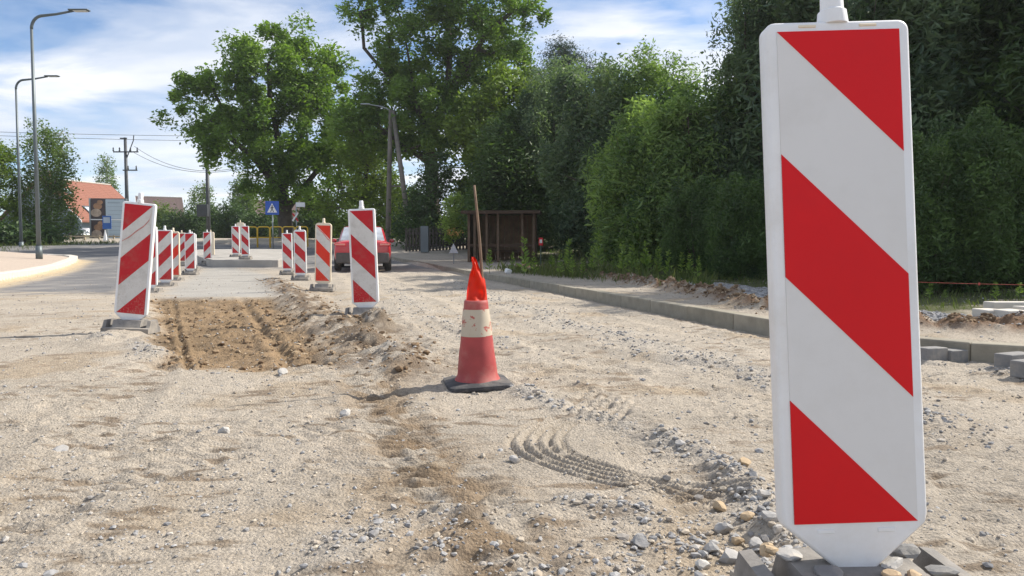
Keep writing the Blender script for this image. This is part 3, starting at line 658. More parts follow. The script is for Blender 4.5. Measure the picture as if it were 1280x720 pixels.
MT['concrete3'] = pmat('concrete_c', (0.29, 0.262, 0.205), 0.9, 0.16, 7, bump=0.004, bscale=70, dirt=(0.42, 0.36, 0.27), dirt_amt=0.35, dscale=4)
lineR = smooth_poly([(x, y) for x, y in zip(KR_X, KR_Y) if 4.0 <= y <= 36], 6)
kerb('kerb', lineR, .128, .15, .30, [MT['concrete'], MT['concrete2'], MT['concrete3']], lambda p: .5 if p[1] < 6.2 else 1.0, 1, 1)
lineL = smooth_poly([(x, y) for x, y in zip(KL_X, KL_Y) if 5 <= y <= 32.6], 6)
kerb('pavement_edge', lineL, .20, .30, .34, MT['concrete_new'], lambda p: 1.0, -1, 2)

# ------------------------------------------------------------------ striped warning boards
def outline(kind):
    w = .148; top = 1.021; pts = []
    def arcp(cx, cz, r, a0, a1, n=5):
        for i in range(n + 1):
            a = math.radians(a0 + (a1 - a0) * i / n); pts.append((cx + r * math.cos(a), cz + r * math.sin(a)))
    r = .022 if kind == 'square' else .062
    arcp(w - r, top - r + (0 if kind == 'square' else .025), r, 0, 90)
    arcp(-(w - r), top - r + (0 if kind == 'square' else .025), r, 90, 180)
    b = -.006
    pts += [(-w, b + .02), (-w + .004, b), (-.052, -.084), (-.042, -.094), (-.036, -.128), (.036, -.128), (.042, -.094), (.052, -.084), (w - .004, b), (w, b + .02)]
    return pts
def board_meshes(kind, mir, style):
    """returns list of (name, object) parts built once at the origin"""
    fr = {'new': MT['frame'], 'worn': MT['frame'], 'old': MT['frame_old'], 'oldred': MT['frame_old']}[style]
    wh = {'new': MT['white_sheet'], 'worn': MT['white_dirty'], 'old': MT['white_dirty'], 'oldred': MT['white_dirty']}[style]
    rd = {'new': MT['red_sheet'], 'worn': MT['red_dirty'], 'old': MT['red_orange'], 'oldred': MT['red_dirty']}[style]
    parts = []
    f = MB().prism(outline(kind), -.022, .022).build('board_frame', fr, bevel=.008, seg=3); smooth_by_angle(f, 40); parts.append(f)
    e = .0012
    parts.append(MB().prism([(-.125, 0), (.125, 0), (.125, 1.0), (-.125, 1.0)], -.0242, -.0200).build('white_sheeting', wh))
    def stripe(poly):
        q = [((-a if mir else a), b) for a, b in poly]
        parts.append(MB().prism(q, -.0252, -.0215).build('red_stripe', rd))
    x0, x1 = -.125, .125
    stripe([(x0, 1.0), (x1, 1.0), (x1, .75)])
    stripe([(x0, .75), (x1, .50), (x1, .25), (x0, .50)])
    stripe([(x0, .25), (x1, 0.0), (x0, 0.0)])
    pg = MB(); z0 = 1.018 if kind == 'square' else 1.04
    pg.lathe([(.001, z0), (.031, z0), (.031, z0 + .004), (.028, z0 + .028), (.023, z0 + .032), (.022, z0 + .085), (.018, z0 + .092), (.001, z0 + .093)], 20)
    p = pg.build('lamp_peg', fr); smooth_by_angle(p, 40); parts.append(p)
    return parts
def foot_mesh():
    mb = MB(); hw, hd, h = .21, .135, .12
    full = [(-hd, 0), (-hd, .050), (-hd + .028, .056), (-hd + .062, h), (hd - .062, h), (hd - .028, .056), (hd, .050), (hd, 0)]
    cut = [(-hd, 0), (-hd, .050), (-hd + .028, .056), (-hd + .075, .050), (hd - .075, .050), (hd - .028, .056), (hd, .050), (hd, 0)]
    xs = [(-hw, full), (-hw + .03, full), (-hw + .0305, cut), (-hw + .085, cut), (-hw + .0855, full), (hw - .0855, full), (hw - .085, cut), (hw - .0305, cut), (hw - .03, full), (hw, full)]
    vs = []; fs = []; n = 8
    for i, (x, pr) in enumerate(xs):
        sc = .97 if i in (0, len(xs) - 1) else 1
        vs += [(x, a * sc, b * (sc if b > 0 else 1)) for a, b in pr]
    for i in range(len(xs) - 1):
        for k in range(n): fs.append((i * n + k, i * n + (k + 1) % n, (i + 1) * n + (k + 1) % n, (i + 1) * n + k))
    fs.append(tuple(range(n))); fs.append(tuple(reversed([(len(xs) - 1) * n + k for k in range(n)])))
    mb.add(vs, fs); return mb
PROTO = {}
def warning_board(px, py, s, lean, kind, mir, style, label, yaw=0.0, pitch=0.0, dz=None, zmin=None, lift=0.0):
    Z = F / s; fb = P(px, py, Z)
    gm = max(hz(fb.x + a, fb.y + b_) for a in (-.2, 0, .2) for b_ in (-.15, 0, .15)); g = min(max(fb.z - .178, gm - .045), gm + .005)
    if zmin is not None: g = zmin
    if dz is not None: g += dz
    root = empty('warning_board', (fb.x, fb.y, g), (0, 0, math.radians(yaw)))
    tag(root, label, 'warning board', 'striped boards along the road works')
    key = (kind, mir, style)
    first = key not in PROTO
    if first: PROTO[key] = board_meshes(kind, mir, style)
    if 'foot' not in PROTO:
        ft = foot_mesh().build('foot', MT['rubber'], bevel=.006, seg=1)
        PROTO['foot'] = ft; use = ft
    else:
        use = PROTO['foot'].copy(); COL.objects.link(use)
    use.parent = root
    use.rotation_euler = (0, math.radians(lean * .35), 0)
    Mx = Matrix.Translation((0, 0, .10 + lift)) @ Matrix.Rotation(math.radians(lean), 4, 'Y') @ Matrix.Rotation(math.radians(pitch), 4, 'X') @ Matrix.Translation((0, 0, .078))
    for p in PROTO[key]:
        o = p if first else p.copy()
        if not first: COL.objects.link(o)
        o.parent = root; o.matrix_local = Mx
    return root, Mx
def scuff(root, Mx, pts, w=.006, col='red_dirty'):
    mb = MB(); vs = []; fs = []
    for i, (x, z) in enumerate(pts):
        ww = w * (.4 if i in (0, len(pts) - 1) else 1); vs += [(x, -.0262, z - ww), (x, -.0262, z + ww)]
    for i in range(len(pts) - 1): fs.append((2 * i, 2 * i + 2, 2 * i + 3, 2 * i + 1))
    o = mb.add(vs, fs).build('scuff_mark', MT[col], root); o.matrix_local = Mx
MT['scuff'] = pmat('pink_scuff', (0.52, 0.22, 0.19), 0.6, 0.2, 40)
MT['scuff2'] = pmat('grey_scratch', (0.45, 0.36, 0.33), 0.7, 0.2, 40)
# near board
nb, nM = warning_board(1066, 657, 622, -1.75, 'square', False, 'new', 'big clean red and white striped board on dark footing amid heaped gravel', zmin=.008, yaw=0.5, lift=.030, pitch=-3.8)
for x in (-.062, .062):
    for z, nm in ((-.0165, 'clip_slot'), (1.0105, 'clip_slot')):
        o = MB().box((x, -.0222, z), (.036, .003, .009 if z < 0 else .006)).build(nm, MT['frame'] if z < 0 else MT['frame_old'], nb, bevel=.0012, seg=1); o.matrix_local = nM
warning_board(457.5, 382, 114, -2.2, 'square', False, 'worn', 'square topped striped board with tall peg, in front of the red car', pitch=-1)
b, M_ = warning_board(403.5, 351, 69, 1.6, 'round', False, 'old', 'round shouldered orange striped board beside the red car, scratched red line across it')
scuff(b, M_, [(-.115, .96), (0, .86), (.08, .76), (.118, .73)], .008, 'red_orange')
warning_board(376, 336.7, 51.4, -.6, 'round', False, 'worn', 'dusty grey soiled striped board overlapping a cleaner board before yellow railing')
warning_board(359.5, 327, 43, -.4, 'square', False, 'worn', 'striped board partly behind the dusty grey board, near the crossing sign')
l1, l1M = warning_board(163, 391.5, 136, 6.0, 'square', True, 'worn', 'tilted scuffed striped board at the corner of the dug brown strip', yaw=3)
scuff(l1, l1M, [(-.124, .655), (-.06, .70), (0, .76), (.06, .81), (.105, .87), (.118, .94)], .007, 'scuff')
warning_board(186, 356.7, 71, 1.0, 'square', True, 'worn', 'striped board mostly hidden behind the tilted scuffed board', yaw=4)
warning_board(207, 353.3, 60.5, .6, 'square', True, 'worn', 'striped board standing where dug strip meets dusty slab, on dark footing', yaw=3)
warning_board(217.5, 345, 52, .4, 'round', True, 'old', 'round shouldered striped board partly hidden by the board at the slab corner')
warning_board(238, 335, 43.3, .3, 'square', True, 'worn', 'striped board standing on the dusty slab, clear of its neighbours')
warning_board(228, 320, 33.5, -.5, 'round', True, 'oldred', 'round shouldered striped board far behind, between two nearer boards')
warning_board(240.5, 327, 37.5, .2, 'square', True, 'worn', 'striped board hidden almost wholly behind the one standing clear')
ISL = .27
def isl_z(y): return float(np.interp(y, T_Y, T_Z)) + ISL
warning_board(259.5, 323, 33, 0, 'square', True, 'worn', 'striped board at the left corner of the raised grey island', zmin=isl_z(27.5) - .20)
warning_board(264, 320, 31, 0, 'round', False, 'oldred', 'round topped cream board close behind the island corner board', yaw=172)
warning_board(295, 319.4, 32.6, 0, 'square', False, 'worn', 'left board of the pair standing together on the raised grey island', zmin=isl_z(28.3) + .0)
warning_board(307, 321.5, 34.4, -.5, 'square', False, 'worn', 'right board of the pair standing together on the raised grey island', zmin=isl_z(27.2) + .0)
warning_board(301, 312.5, 31, 0, 'round', False, 'old', 'cream rounded board seen from behind between the pair on the island', yaw=180, zmin=isl_z(29.8) + .12)

# raised traffic island
def island():
    mb = MB(); pts = []
    c = [P(253, 331, 27), P(352, 331, 27), P(362, 320, 32.5), P(236, 320, 32.5)]
    ring = smooth_poly([(c[0].x + .5, 26.7), (c[1].x - .5, 26.5), (c[1].x, 27.2), (c[2].x, 33.0), (c[2].x - .8, 34), (c[3].x + .8, 34), (c[3].x, 33), (c[0].x, 27.2)], 3)[:-1]
    n = len(ring); vs = [(x, y, float(np.interp(y, T_Y, T_Z)) - .1) for x, y in ring] + [(x, y, isl_z(y)) for x, y in ring]
    mb.add(vs, [tuple(range(n, 2 * n))] + [(i, (i + 1) % n, (i + 1) % n + n, i + n) for i in range(n)])
    o = mb.build('traffic_island', MT['island'], bevel=.02, seg=2); tag(o, kind='structure')
MT['island'] = pmat('island_concrete', (0.36, 0.34, 0.31), 0.9, 0.14, 1.5, bump=0.01, bscale=12)
island()

# broken bits on the near footing and loose pavers
def chip(px, py, Y, d, label, rz, mat='paver', name='paver_fragment', z=None, rx=0, ry=0, cat='paver', group=None, seed=1):
    p = P(px, py, Y); rnd = random.Random(seed)
    o = MB().box((0, 0, 0), d, jit=min(d) * .10, rnd=rnd).build(name, MT[mat], bevel=min(d) * .12, seg=2)
    o.location = (p.x, p.y, p.z if z is None else z); o.rotation_euler = (math.radians(rx), math.radians(ry), math.radians(rz)); tag(o, label, cat, group); return o
fz = nb.location.z + .12
FG = 'rough chip of broken stone lying on the footing of the big striped board'
nx_, ny_ = nb.location.x, nb.location.y
def chip2(dx, dy, d, label, rz, seed, mat='paver', h=.0):
    rnd = random.Random(seed); v, f = ROCK2[seed % len(ROCK2)]
    o = MB().add([(a * d[0] * .62, b_ * d[1] * .62, max(-.8, min(.8, c)) * d[2] * .62) for a, b_, c in v], [tuple(q) for q in f]).build('paver_fragment', MT[mat], fixn=False)
    o.location = (nx_ + dx, ny_ + dy, fz + d[2] * .42 + h - .003); o.rotation_euler = (rnd.uniform(-.12, .12), rnd.uniform(-.12, .12), math.radians(rz)); tag(o, label, 'paver', 'broken chips on the near footing')
for i, (dx, dy, d, rz, mt) in enumerate([(-.115, .03, (.055, .05, .014), 15, 'stone'), (-.07, -.055, (.06, .05, .018), 70, 'paver'), (.075, -.02, (.05, .03, .02), 20, 'stone_pale'), (.085, -.075, (.04, .03, .02), 50, 'stone_tan'),
                                           (.13, .04, (.05, .045, .028), 5, 'paver'), (-.15, .05, (.032, .028, .02), 40, 'stone_tan'), (.045, -.07, (.035, .03, .018), 33, 'stone_tan'), (.15, -.05, (.06, .03, .016), -12, 'paver')]):
    chip2(dx, dy, d, FG, rz, 30 + i, mt)
MB_ = MB()
def paver_at(px, py, d, rz, label, seed, mat='paver'):
    p = G(px, py); p = G(px, py, hz(p.x, p.y)); rnd = random.Random(seed)
    o = MB().box((0, 0, 0), d).build('paving_block', MT[mat], bevel=.006, seg=2)
    o.location = (p.x, p.y, hz(p.x, p.y) + d[2] / 2 - .006); o.rotation_euler = (rnd.uniform(-.02, .02), rnd.uniform(-.02, .02), math.radians(rz)); tag(o, label, 'paver'); return o
paver_at(1164, 451, (.19, .10, .09), 20, 'dark grey paving block half hidden by the big striped board, against the kerb', 1)
paver_at(1194, 452, (.21, .10, .095), 22, 'dark grey paving block fully in view lying against the kerb bend', 2)
paver_at(1268, 463, (.24, .11, .11), 24, 'dark grey paving block at the kerb bend with another block before it', 3)
paver_at(1290, 468, (.22, .11, .10), 18, 'dark grey paving block in front of another block at the kerb bend', 4)
def block(px, py, Y, d, rz, label):
    p = P(px, py, Y); o = MB().box((0, 0, 0), d, jit=.004).build('concrete_block', MT['concrete_new'], bevel=.012, seg=2)
    o.location = (p.x, p.y, max(hz(p.x, p.y) + d[2] / 2 - .035, p.z)); o.rotation_euler = (0, 0, math.radians(rz)); tag(o, label, 'concrete block', 'pale blocks behind the soil ridge')
block(1236, 394, 7.0, (.20, .20, .11), 8, 'pale concrete block at the end of the short row behind the soil ridge')
block(1262, 396, 6.85, (.20, .20, .11), 8, 'pale concrete block in front of the gravel, second of the short row')
block(1287, 396, 6.95, (.20, .20, .13), 6, 'pale concrete block third of the short row behind the soil ridge')
block(1268, 388, 7.4, (.55, .16, .13), 3, 'long pale concrete slab lying behind the short row of blocks')

# string line with stakes
def string_line():
    a = P(1105, 351, 8.2); b = P(1420, 357, 7.9)
    for e, lab in ((a, 'thin timber stake holding the red string, behind the big board'), (b, 'thin timber stake at the far end of the red string')):
        zg = hz(e.x, e.y); o = MB().box((0, 0, (e.z - zg) / 2), (.03, .03, e.z - zg + .1)).build('stake', MT['wood_pale']); o.location = (e.x, e.y, zg); tag(o, lab, 'stake')
    pts = [a.lerp(b, t / 12) - Vector((0, 0, .05 * (1 - (2 * t / 12 - 1) ** 2) * .3)) for t in range(13)]
    o = MB().tube([q - a for q in pts], .0022, 6).build('string_line', MT['cordred']); o.location = a; tag(o, 'thin red string stretched low in front of the dark bushes', 'string')
    k = P(1224, 355, 8.08); MB().box(k - a, (.02, .012, .03)).build('knot', MT['cordred'], o, bevel=.004)
string_line()

# ------------------------------------------------------------------ traffic cone
def traffic_cone():
    g = G(597, 482); zc = hz(g.x, g.y); g = G(597, 482, zc); zc = hz(g.x, g.y) + .004
    root = empty('traffic_cone', (g.x, g.y, zc), (math.radians(1.0), math.radians(-1.2), math.radians(12)))
    tag(root, 'worn faded red traffic cone with peeling white band on black rubber base', 'traffic cone')
    hw = .178; r = .05; pts = []
    for cx, cy, a0 in ((hw - r, hw - r, 0), (-hw + r, hw - r, 90), (-hw + r, -hw + r, 180), (hw - r, -hw + r, 270)):
        for i in range(5): a = math.radians(a0 + i * 22.5); pts.append((cx + r * math.cos(a), cy + r * math.sin(a)))
    n = len(pts); mb = MB()
    lev = [(1.0, 0.0), (1.02, .012), (1.0, .026), (.93, .032), (.62, .040)]
    vs = []
    for sc, z in lev: vs += [(x * sc, y * sc, z + .006 * math.sin(3 * x / hw + 1) * (z > 0)) for x, y in pts]
    fs = [tuple(reversed(range(n)))] + [(l * n + i, l * n + (i + 1) % n, (l + 1) * n + (i + 1) % n, (l + 1) * n + i) for l in range(len(lev) - 1) for i in range(n)] + [tuple((len(lev) - 1) * n + i for i in range(n))]
    b = mb.add(vs, fs).build('base', MT['rubber_dark'], root); smooth_by_angle(b, 40)
    def rad(z): return .116 + (.066 - .116) * (z - .03) / (.47 - .03)
    def wob(a, j): return 1 + .012 * math.sin(2 * a + .7 + j * .3) + .008 * math.sin(3 * a + j)
    o = MB().lathe([(rad(z) + (.012 if z < .045 else 0), z) for z in np.linspace(.034, .285, 10)], 40, wob=wob).build('lower_body', MT['cone'], root, smooth=True)
    o = MB().lathe([(rad(z) + .0015, z) for z in np.linspace(.283, .432, 7)], 40, wob=wob).build('white_band', MT['band'], root, smooth=True)
    prof = [(rad(z), z) for z in np.linspace(.431, .478, 4)]; prof += [(rad(.478) - .006, .482), (rad(.47) - .010, .476), (rad(.43) - .01, .43)]
    o = MB().lathe(prof, 40, wob=wob).build('top_rim', MT['cone'], root, smooth=True)
    # crumpled orange film draped in the mouth (a thing of its own)
    k = 1 / 3.6 / 228.0
    rows = [(330, 124, 176), (310, 125, 205), (285, 127, 224), (262, 128, 222), (240, 130, 220), (215, 134, 217), (190, 139, 213), (165, 143, 201), (145, 150, 192), (125, 156, 184), (108, 155, 178), (95, 150, 173), (83, 151, 165)]
    mb = MB(); vs = []; fs = []; nu = 14
    for j, (yy, xa, xb) in enumerate(rows):
        z = .478 + (283 - yy) * k
        for i in range(nu + 1):
            t = i / nu; x = (xa + (xb - xa) * t - 178) * k; wdt = (xb - xa) * k
            yv = -.055 * math.sqrt(max(0, 1 - (2 * t - 1) ** 2 * .95)) if j < 3 else -.030 * math.cos((t - .4) * 3.0) * max(.2, 1 - j * .06)
            yv += .012 * math.sin(9 * t + j * .7) + .006 * math.sin(17 * t - j * 1.3)
            if j < 2: yv = -math.sqrt(max(.0001, (rad(z) + .004) ** 2 - min(x * x, (rad(z)) ** 2 * .98)))
            vs.append((x, yv, z))
    for j in range(len(rows) - 1):
        for i in range(nu): fs.append((j * (nu + 1) + i, j * (nu + 1) + i + 1, (j + 1) * (nu + 1) + i + 1, (j + 1) * (nu + 1) + i))
    f = mb.add(vs, fs).build('plastic_flag', MT['flag'], smooth=True, fixn=False); sol = f.modifiers.new('thickness', 'SOLIDIFY'); sol.thickness = .0012
    f.location = root.location; tag(f, 'crumpled translucent orange film stuffed into the top of the traffic cone', 'flag')
    s0 = Vector((.034, .012, .30)); pts = []
    for t in np.linspace(0, 1, 9): pts.append(s0 + Vector((-.052 * t + .012 * math.sin(t * 3.0), -.005 * t, .82 * t)))
    o = MB().tube(pts, [.0095 - .003 * i / 8 for i in range(9)], 10).build('wooden_stick', MT['stick'], smooth=True); o.location = root.location
    tag(o, 'thin brown wooden stick standing upright in the mouth of the traffic cone', 'stick')
MT['stick'] = pmat('stick_wood', (0.20, 0.13, 0.085), 0.8, 0.25, 9, bump=.002, bscale=50)
traffic_cone()

# ------------------------------------------------------------------ cars
def loft(rings, mat, name, parent, sub=2, cap=True):
    n = len(rings[0]); vs = [p for r in rings for p in r]
    fs = [(i * n + k, i * n + (k + 1) % n, (i + 1) * n + (k + 1) % n, (i + 1) * n + k) for i in range(len(rings) - 1) for k in range(n)]
    if cap: fs += [tuple(reversed(range(n))), tuple((len(rings) - 1) * n + k for k in range(n))]
    o = MB().add(vs, fs).build(name, mat, parent, smooth=True)
    if sub: m = o.modifiers.new('sub', 'SUBSURF'); m.levels = sub; m.render_levels = sub
    return o
def sedan(paint, label, loc, rz, cat='car', name='parked_car'):
    root = empty(name, loc, (0, 0, rz)); tag(root, label, cat)
    # y, half width, z bottom, z shoulder
    st = [(-2.31, .80, .42, .86), (-2.28, .87, .34, .95), (-2.1, .895, .28, 1.00), (-1.75, .915, .24, 1.005), (-1.0, .92, .21, .985), (0, .92, .20, .955), (.9, .915, .21, .93), (1.3, .91, .23, .91), (1.8, .885, .25, .82), (2.15, .80, .28, .70), (2.3, .62, .36, .60)]
    rings = []
    for y, w, zb, zt in st:
        h = zt - zb; half = [(w * .55, zb), (w * .93, zb + .03), (w * .99, zb + h * .25), (w, zb + h * .55), (w * .975, zb + h * .82), (w * .86, zb + h * .97), (w * .45, zt + .012)]
        rings.append([(x, y, z) for x, z in half] + [(-x, y, z) for x, z in reversed(half)])
    loft(rings, paint, 'body', root)
    gh = [(-1.80, .74, .56, .97), (-1.30, .79, .66, 1.29), (-.85, .81, .68, 1.47), (-.2, .82, .69, 1.515), (.35, .82, .68, 1.49), (.75, .80, .66, 1.31), (1.22, .74, .52, .95)]
    rings = []
    for y, wb, wt, zt in gh:
        zb = .93; half = [(wb, zb - .06), (wb, zb), (wb + (wt - wb) * .75, zb + (zt - zb) * .72), (wt * .92, zt - .012), (wt * .45, zt)]
        rings.append([(x, y, z) for x, z in half] + [(-x, y, z) for x, z in reversed(half)])
    loft(rings, paint, 'cabin', root)
    def quad(name, q, mat, par=root):
        mb = MB(); mb.add(q, [(0, 1, 2, 3)]); o = mb.build(name, mat, par); m = o.modifiers.new('s', 'SOLIDIFY'); m.thickness = .01; return o
    # rear window: curved grid just proud of the rear slope
    mb = MB(); vs = []; fs = []; nu = 8; nv = 5
    for j in range(nv):
        t = j / (nv - 1); y = -1.80 + .86 * t; z = .985 + .445 * t - .0 * t; w = .70 - .10 * t
        for i in range(nu + 1):
            u = i / nu * 2 - 1; vs.append((u * w, y - .055 + .09 * u * u * .6, z + .03 - .03 * u * u))
    for j in range(nv - 1):
        for i in range(nu): a = j * (nu + 1) + i; fs.append((a, a + 1, a + nu + 2, a + nu + 1))
    mb.add(vs, fs).build('rear_window', MT['carglass'], root, smooth=True)
    quad('windscreen', [(-.55, 1.30, .97), (.55, 1.30, .97), (.50, .80, 1.33), (-.50, .80, 1.33)], MT['glass'])
    for sd in (-1, 1):
        quad('side_window', [(sd * .80, -1.15, .99), (sd * .80, .85, .97), (sd * .655, .45, 1.35), (sd * .655, -.75, 1.36)], MT['glass'])
        # tail lamp
        tl = MB().prism([(sd * .50, .79), (sd * .80, .80), (sd * .885, .83), (sd * .875, .90), (sd * .80, .92), (sd * .52, .90)], -2.325, -2.06).build('tail_lamp', MT['tail'], root, bevel=.02, seg=2)
        MB().box((sd * .69, -2.328, .858), (.30, .012, .05)).build('lens_highlight', MT['tail_glint'], tl, bevel=.004)  # pale strip painting the pink highlight on the tail lamp
        mir = MB().lathe([(.001, -.07), (.06, -.05), (.085, 0), (.06, .05), (.001, .07)], 12).build('wing_mirror', paint, root, smooth=True); mir.location = (sd * 1.0, .62, 1.0); mir.scale = (1.1, .5, 1)
        for yy in (-1.42, 1.40):
            tyre = MB().lathe([(.20, -.105), (.29, -.11), (.325, -.085), (.335, 0), (.325, .085), (.29, .11), (.20, .105)], 28).build('wheel', MT['tyre'], root, smooth=True)
            tyre.location = (sd * .80, yy, .332); tyre.rotation_euler = (0, math.pi / 2, 0)
            rim = MB().lathe([(.001, .075), (.06, .08), (.10, .06), (.19, .085), (.205, .1), (.205, -.1), (.001, -.1)], 20).build('rim', MT['steel'], tyre)
    MB().box((0, -2.255, .43), (1.66, .17, .34)).build('rear_bumper', MT['bumper'], root, bevel=.05, seg=3)
    MB().box((0, -2.325, .72), (.52, .02, .115)).build('number_plate', MT['white'], root, bevel=.005)
    for sd in (-1, 1): MB().lathe([(.04, 0), (.04, .12), (.033, .12), (.033, .0)], 14, c=(0, 0, 0)).build('exhaust', MT['dark_steel'], root, M=Matrix.Translation((sd * .5, -2.30, .31)) @ Matrix.Rotation(-math.pi / 2, 4, 'X'))
    return root
MT['carglass'] = pmat('rear_glass', (0.30, 0.33, 0.38), 0.08, 0.5, 2.0, spec=1.0)
MT['tyre'] = pmat('dusty_tyre', (0.05, 0.047, 0.044), 0.9, 0.2, 6, dirt=(0.33, 0.28, 0.22), dirt_amt=0.7, dscale=4)
MT['tail_glint'] = pmat('tail_lamp_highlight', (0.75, 0.22, 0.18), 0.1, 0.1, 20, spec=1.0)  # highlight of the tail lamps as a pale pink colour
cp = P(454, 333, 23.4); sedan(MT['car_red'], 'red saloon car driving away along the dusty lane', (cp.x - .45, cp.y + 2.26, hz(cp.x, cp.y) + .0), math.radians(11), name='driving_car')
cp = P(112, 309, 78); sedan(MT['car_white'], 'white car parked behind the low rail fence before the house', (cp.x, cp.y, float(np.interp(78, T_Y, T_Z)) - .1), math.radians(150))

# ------------------------------------------------------------------ street lamps, poles, wires
def street_lamp(bx, by, tx, ty, Y, arm_px, label):
    b = P(bx, by, Y); t = P(tx, ty, Y); zg = min(hz(b.x, b.y), b.z); h = t.z - zg
    root = empty('street_lamp', (b.x, b.y, zg)); tag(root, label, 'street lamp', 'lamps along the left pavement')
    arm = arm_px * Y / F
    MB().tube([(0, 0, 0), (0, 0, h * .5), (0, 0, h - .55)], [.085, .068, .048], 12).build('pole', MT['lamp'], root, smooth=True)
    MB().tube([(0, 0, 0), (0, 0, .5)], [.12, .115], 12).build('base_sleeve', MT['lamp'], root, smooth=True)
    pts = [(0, 0, h - .56)] + [(.42 * (1 - math.cos(a)), 0, h - .56 + .48 * math.sin(a)) for a in np.linspace(.2, 1.45, 6)] + [(arm * .6, 0, h - .02), (arm, 0, h + .10)]
    MB().tube(pts, [.055] * 7 + [.045, .04], 10).build('arm', MT['lamp'], root, smooth=True)
    hd = MB().box((arm + .22, 0, h + .125), (.75, .24, .055)).build('lamp_head', MT['lamp'], root, bevel=.03, seg=2)
    MB().box((arm + .28, 0, h + .085), (.5, .2, .012)).build('lens', MT['white'], hd)
MT['lamp'] = pmat('lamp_grey', (0.13, 0.155, 0.165), 0.5, 0.1, 2, metal=0.4)
street_lamp(49, 320.5, 42, 17, 28, 52, 'tall grey street lamp with curved arm standing on the pavement edge')
street_lamp(27, 314, 17.5, 98, 39.5, 40, 'grey street lamp standing in the grass strip, behind the taller one')

def cross_pole():
    b = P(160, 300, 78); top = P(158, 172, 78); zg = 1.4; h = top.z - zg
    root = empty('utility_pole', (b.x, b.y, zg)); tag(root, 'dark power pole with insulator crossarms behind the tiled roof house', 'utility pole')
    MB().tube([(0, 0, 0), (0, 0, h)], [.21, .15], 12).build('pole', MT['dark_steel'], root, smooth=True)
    for z, w in ((h - 1.5, 2.6), (h - 3.4, 1.5)):
        a = MB().box((0.1 if w > 2 else .5, -.15, z), (w, .12, .12)).build('crossarm', MT['dark_steel'], root)
        for x in ((-1.2, -.55, .6, 1.3) if w > 2 else (.3, 1.15)):
            MB().lathe([(.001, 0), (.06, .02), (.09, .12), (.05, .2), (.08, .3), (.03, .42), (.001, .44)], 10, c=(x, -.15, z + .05)).build('insulator', MT['dark_steel'], a, smooth=True)
    MB().tube([(0, 0, h - 2.4), (.9, -.1, h - .3), (.95, -.1, h + .2)], .05, 8).build('bracket', MT['dark_steel'], root)
    MB().box((-.1, -.15, h - .1), (.7, .12, .12)).build('top_bracket', MT['dark_steel'], root)
    return root
cross_pole()
def wire(a, b, sag, label, r=.022):
    pts = [a.lerp(b, t / 16) - Vector((0, 0, sag * (1 - (2 * t / 16 - 1) ** 2))) for t in range(17)]
    o = MB().tube([q - a for q in pts], r, 5).build('overhead_wire', MT['wire']); o.location = a; tag(o, label, 'wire', 'wires on the power pole'); return o
ptop = P(158, 172, 78)
wire(P(-90, 162, 70), P(420, 170, 90), .25, 'upper of the long dark wires crossing the sky above the house')
wire(P(-90, 166, 70), P(420, 176, 90), .3, 'lower of the long dark wires crossing the sky above the house')
wire(P(168, 183, 78), P(330, 200, 60), 1.6, 'sagging wire running from the pole bracket towards the big ash tree')
wire(P(168, 191, 78), P(330, 204, 60), 1.3, 'lower sagging wire running from the crossarm towards the big ash tree')

def simple_pole():
    b = P(261, 300, 62); t = P(259, 200, 62); zg = 1.2; root = empty('utility_pole', (b.x, b.y, zg)); tag(root, 'dark timber pole with a box mounted on it beside far trees', 'utility pole')
    h = t.z - zg; MB().tube([(0, 0, 0), (0, 0, h)], [.19, .14], 10).build('pole', MT['dark_steel'], root, smooth=True)
    MB().box((-.35, -.2, h - 4.2), (.9, .4, 1.0)).build('transformer_box', MT['dark_steel'], root, bevel=.04)
    MB().box((0, 0, h - .5), (1.3, .1, .1)).build('crossarm', MT['wood_pole'], root)
simple_pole()
def a_pole():
    Y = 40; t = P(489.5, 137, Y); l = P(484.5, 300, Y); r = P(516, 308, Y - 1.5); zg = .8
    root = empty('utility_pole', (l.x, l.y, zg)); tag(root, 'weathered A shaped double timber pole with a lamp arm', 'utility pole'); o = Vector(root.location)
    MB().tube([Vector((0, 0, -.2)), t - o + Vector((-.05, 0, 0))], [.15, .11], 10).build('leg', MT['wood_pole'], root, smooth=True)
    MB().tube([Vector((r.x - o.x, r.y - o.y, -.3)), t - o + Vector((.08, -.05, -.1))], [.15, .11], 10).build('leg', MT['wood_pole'], root, smooth=True)
    MB().tube([t - o + Vector((.1, 0, -.12)), t - o + Vector((-.5, 0, .16)), t - o + Vector((-1.25, 0, .28))], [.03, .03, .025], 8).build('lamp_arm', MT['steel'], root)
    MB().box(t - o + Vector((-1.4, 0, .29)), (.5, .18, .07)).build('lamp_head', MT['steel'], root, bevel=.02)
    m = (t - o) * .45; MB().box(m + Vector((.3, 0, 0)), (.75, .06, .08)).build('cross_brace', MT['wood_pole'], root)
a_pole()

